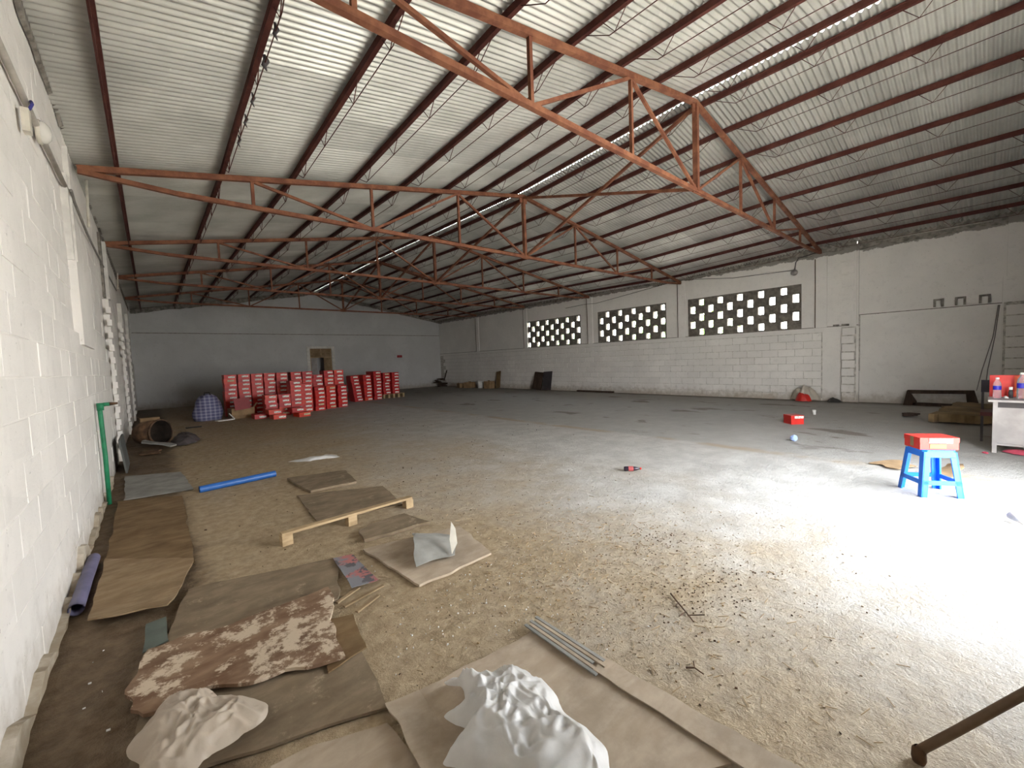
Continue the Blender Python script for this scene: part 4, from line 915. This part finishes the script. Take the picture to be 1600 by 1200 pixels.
# ------------------------------------------------------------------ fittings on the walls
t = thing('bulkhead_lamp', 'cream bulkhead lamp on the conduit high on the left wall', 'lamp', (XL - 0.03, 5.05, 3.58))
b = MB(); b.lathe([(0.0, 0.0), (0.085, 0.0), (0.095, 0.02), (0.09, 0.03)], 20, M=Matrix.Rotation(PI / 2, 3, 'Y')); part('base_ring', b, M_CREAM, t, True)
b = MB(); b.lathe([(0.085, 0.03), (0.08, 0.055), (0.05, 0.08), (0.0, 0.088)], 20, M=Matrix.Rotation(PI / 2, 3, 'Y')); part('glass_cover', b, M_LAMP, t, True)
t = thing('switch_box', 'small beige junction box on the left wall beside the bulkhead lamp', 'junction box', (XL - 0.03, 4.5, 3.42))
b = MB(); b.box((0.02, 0, 0), (0.04, 0.08, 0.16)); part('box_case', b, M_CREAM, t)
b = MB(); b.tube([(0.04, 0.0, 0.09), (0.05, 0.05, 0.15), (0.04, 0.1, 0.19)], 0.01, 6); part('cable_tail', b, simple('blue_wire', (0.05, 0.05, 0.25), 0.1, 6), t, True)
t = thing('wall_conduit', 'off-white conduit running along the upper left wall', 'conduit', (XL - 0.02, 0, 0))
b = MB(); b.tube([(0, 1.5, 3.62), (0.0, 4.8, 3.6), (0, 6.6, 3.62)], 0.022, 8); part('straight_run', b, M_WPVC, t, True)
b = MB(); b.tube([(0, 6.6, 3.62), (0.02, 6.75, 3.68), (0.02, 6.95, 3.62), (0.0, 8.5, 3.64), (0.0, 10.6, 3.68), (0.0, 15.6, 3.9)], 0.014, 8); part('cable_run', b, simple('grey_cable', (0.25, 0.235, 0.215), 0.1, 6), t, True)
for i, (y, z0, z1) in enumerate(((8.55, 3.75, 4.42), (15.9, 4.0, 4.44))):
    mb = MB(); mb.tube([(0, 0, z0), (0.02, 0, z1)], 0.016, 8); tag(put('pale_stick', mb.mesh('pale_stick', M_CREAM, True), None, (XL + 0.0, y, 0)), ['pale stick hanging from the left wall head nearer the camera', 'pale stick hanging from the left wall head far back'][i], 'stick', 'pale sticks')
t = thing('wall_bulb', 'round lamp on a bent conduit above the nearest window', 'lamp', (XR - 0.02, 4.0, 3.95))
b = MB(); b.tube([(0, 0, 0.05), (0, -0.03, 0.3), (0, -0.1, 0.42), (0, -0.62, 0.5)], 0.014, 8); part('bent_conduit', b, M_DKM, t, True)
b = MB(); b.lathe([(0.0, 0.0), (0.085, 0.01), (0.095, 0.04), (0.08, 0.07), (0, 0.09)], 18, M=Matrix.Rotation(-PI / 2, 3, 'Y')); part('lamp_dish', b, M_METAL, t, True)
mb = MB(); mb.tube([(0, 4.05, 4.03), (0, 5.8, 4.1), (0, 7.4, 4.32), (0, 8.0, 4.32), (0, 9.5, 4.18), (0, 11.6, 3.98), (0, 12.2, 4.02), (0, 13.4, 3.98)], 0.009, 6)
tag(put('wall_wire', mb.mesh('wall_wire', M_BLACK, True), None, (XR - 0.03, 0, 0)), 'thin dark wire drooping along the right wall above the windows', 'wire')
mb = MB(); mb.tube([(0, 2.65, 4.47), (0, 0.0, 4.44)], 0.016, 8); tag(put('white_conduit', mb.mesh('white_conduit', M_WPVC, True), None, (XR - 0.02, 0, 0)), 'straight white conduit under the eave at the right', 'conduit')
t = thing('pillar_cables', 'pair of grey cables running down beside the right end pillar', 'cable', (XR + 0.02, 0, 0))
for q in (0, 1):
    b = MB(); b.tube([(0, -0.14 + 0.02 * q, 2.45), (0, -0.08 + 0.03 * q, 1.7), (-0.02, 0.02 + 0.09 * q, 0.9), (-0.03, 0.05 + 0.14 * q, 0.4)], 0.008, 6); part('cable', b, simple('grey_cable_b', (0.2, 0.19, 0.18), 0.1, 6), t, True)
t = thing('red_notice', 'small red notice plate on the far wall', 'sign', (12.2, YF - 0.015, 2.12))
b = MB(); b.box((0, 0, 0), (0.34, 0.02, 0.15)); part('plate', b, simple('red_enamel', (0.35, 0.02, 0.03), 0.05, 4, 0.4), t)
b = MB(); b.box((0, -0.011, 0), (0.24, 0.004, 0.025)); part('pale_line', b, simple('pale_pink', (0.45, 0.12, 0.12), 0.05, 4), t)

# ------------------------------------------------------------------ twigs and dust litter
def twig(label, pts, r, side):
    t = thing('dry_twig', label, 'twig', (pts[0][0], pts[0][1], 0)); o = Vector((pts[0][0], pts[0][1], 0))
    b = MB(); b.tube([Vector((p[0], p[1], 0.012)) - o for p in pts], r, 6, True, [r * (1 - 0.6 * i / len(pts)) for i in range(len(pts))]); part('stem', b, M_BROWN, t)
    for (a, c) in side:
        b = MB(); b.tube([Vector((*a, 0.012)) - o, Vector((*c, 0.02)) - o], r * 0.6, 5); part('side_shoot', b, M_BROWN, t)
twig('forked dark twig on the sandy floor right of the laminated sheet', [(2.50, 1.36), (2.44, 1.28), (2.36, 1.17), (2.32, 1.12)], 0.006, [((2.36, 1.17), (2.42, 1.10)), ((2.44, 1.28), (2.38, 1.26)), ((2.38, 1.2), (2.30, 1.2))])
twig('short curved twig on the sandy floor near the bottom of the frame', [(1.94, 0.98), (1.97, 0.95), (1.96, 0.90)], 0.005, [((1.97, 0.95), (2.0, 0.97))])
deb = MB(); dr = random.Random(3)
SH_BB = [(min(v.co.x for v in o.data.vertices) + o.location.x - .04, max(v.co.x for v in o.data.vertices) + o.location.x + .04, min(v.co.y for v in o.data.vertices) + o.location.y - .04, max(v.co.y for v in o.data.vertices) + o.location.y + .04) for o in COL.objects if o.type == 'MESH' and o.parent is None and o.name.split('.')[0] in ('plywood_sheet', 'laminated_sheet', 'rotten_board', 'fibre_board', 'printed_card', 'teal_card', 'plastic_bag', 'paper_sack')] + [(0.75, 2.15, 4.1, 4.34)]
def clear(x, y): return x > -0.38 and not (x > 2.0 and y < 0.25) and not any(a < x < b and c < y < d for a, b, c, d in SH_BB)
def scat(n, fx, fy, sz, mat_i):
    deb.cur = mat_i
    for _ in range(n):
        x, y = fx(), fy()
        if not clear(x, y): continue
        a = dr.uniform(0, PI); L = sz * dr.uniform(0.4, 1.5); w = L * dr.uniform(0.15, 0.7)
        deb.box((x, y, 0.004), (L, w, dr.uniform(0.003, 0.008)), a)
scat(1500, lambda: dr.gauss(2.5, 0.7), lambda: dr.gauss(2.0, 0.7), 0.009, 0)
scat(500, lambda: dr.gauss(2.2, 0.5), lambda: dr.gauss(2.1, 0.5), 0.009, 3)
scat(130, lambda: dr.gauss(2.75, 0.3), lambda: dr.gauss(1.2, 0.15), 0.009, 1)
scat(60, lambda: dr.gauss(3.2, 0.15), lambda: dr.gauss(1.85, 0.1), 0.010, 1)
scat(500, lambda: dr.gauss(2.0, 1.0), lambda: dr.gauss(4.0, 1.6), 0.008, 1)
scat(200, lambda: dr.uniform(0.2, 7.0), lambda: dr.uniform(5, 16), 0.018, 1)
scat(260, lambda: dr.uniform(-0.4, 0.2), lambda: dr.uniform(1.2, 9), 0.010, 2)
scat(260, lambda: dr.gauss(1.6, 0.5), lambda: dr.gauss(2.2, 0.5), 0.007, 2)
deb.cur = 3
for _ in range(420):
    x, y = dr.gauss(2.3, 0.7), dr.gauss(1.9, 0.9); a = dr.uniform(0, PI); L = dr.uniform(0.02, 0.07)
    if clear(x, y): deb.box((x, y, 0.004), (L, 0.002, 0.003), a)
o = put('floor_litter', deb.mesh('floor_litter', [M_LAM, M_BROWN, M_PAPER, M_PINE])); o['kind'] = 'stuff'
tag(o, 'fine chips, straw and crumbs scattered over the sandy floor', 'litter')

# ------------------------------------------------------------------ trees outside the windows
def tree(x, y, h, r, lab, seed):
    t = thing('garden_tree', lab, 'tree', (x, y, -0.16), 0, 'trees outside the windows'); q = random.Random(seed)
    b = MB(); b.tube([(0, 0, 0), (0.1, 0.05, h * 0.4), (0, 0.1, h * 0.75)], 0.14, 8, True, [0.17, 0.12, 0.05]); part('trunk', b, M_BARK, t, True)
    b = MB()
    for _ in range(900):
        d = Vector((q.gauss(0, 1), q.gauss(0, 1), q.gauss(0, 1))).normalized() * (q.random() ** 0.4)
        c = Vector((d.x * r, d.y * r, h * 0.68 + d.z * h * 0.34)); a = Vector((q.gauss(0, 1), q.gauss(0, 1), q.gauss(0, 1))).normalized(); e = a.orthogonal().normalized(); s_ = q.uniform(0.1, 0.22)
        b.add([c - a * s_, c + e * s_ * 0.4, c + a * s_, c - e * s_ * 0.4], [(0, 1, 2, 3)])
    part('leaves', b, M_LEAF, t)
tree(21.0, 19.5, 4.6, 1.8, 'leafy tree outside, seen through the farthest screen window', 1)
tree(22.0, 13.2, 4.2, 1.6, 'leafy tree outside, seen through the middle screen window', 2)
tree(21.5, 9.5, 4.9, 1.6, 'leafy tree outside, seen through the far end of the nearest window', 3)
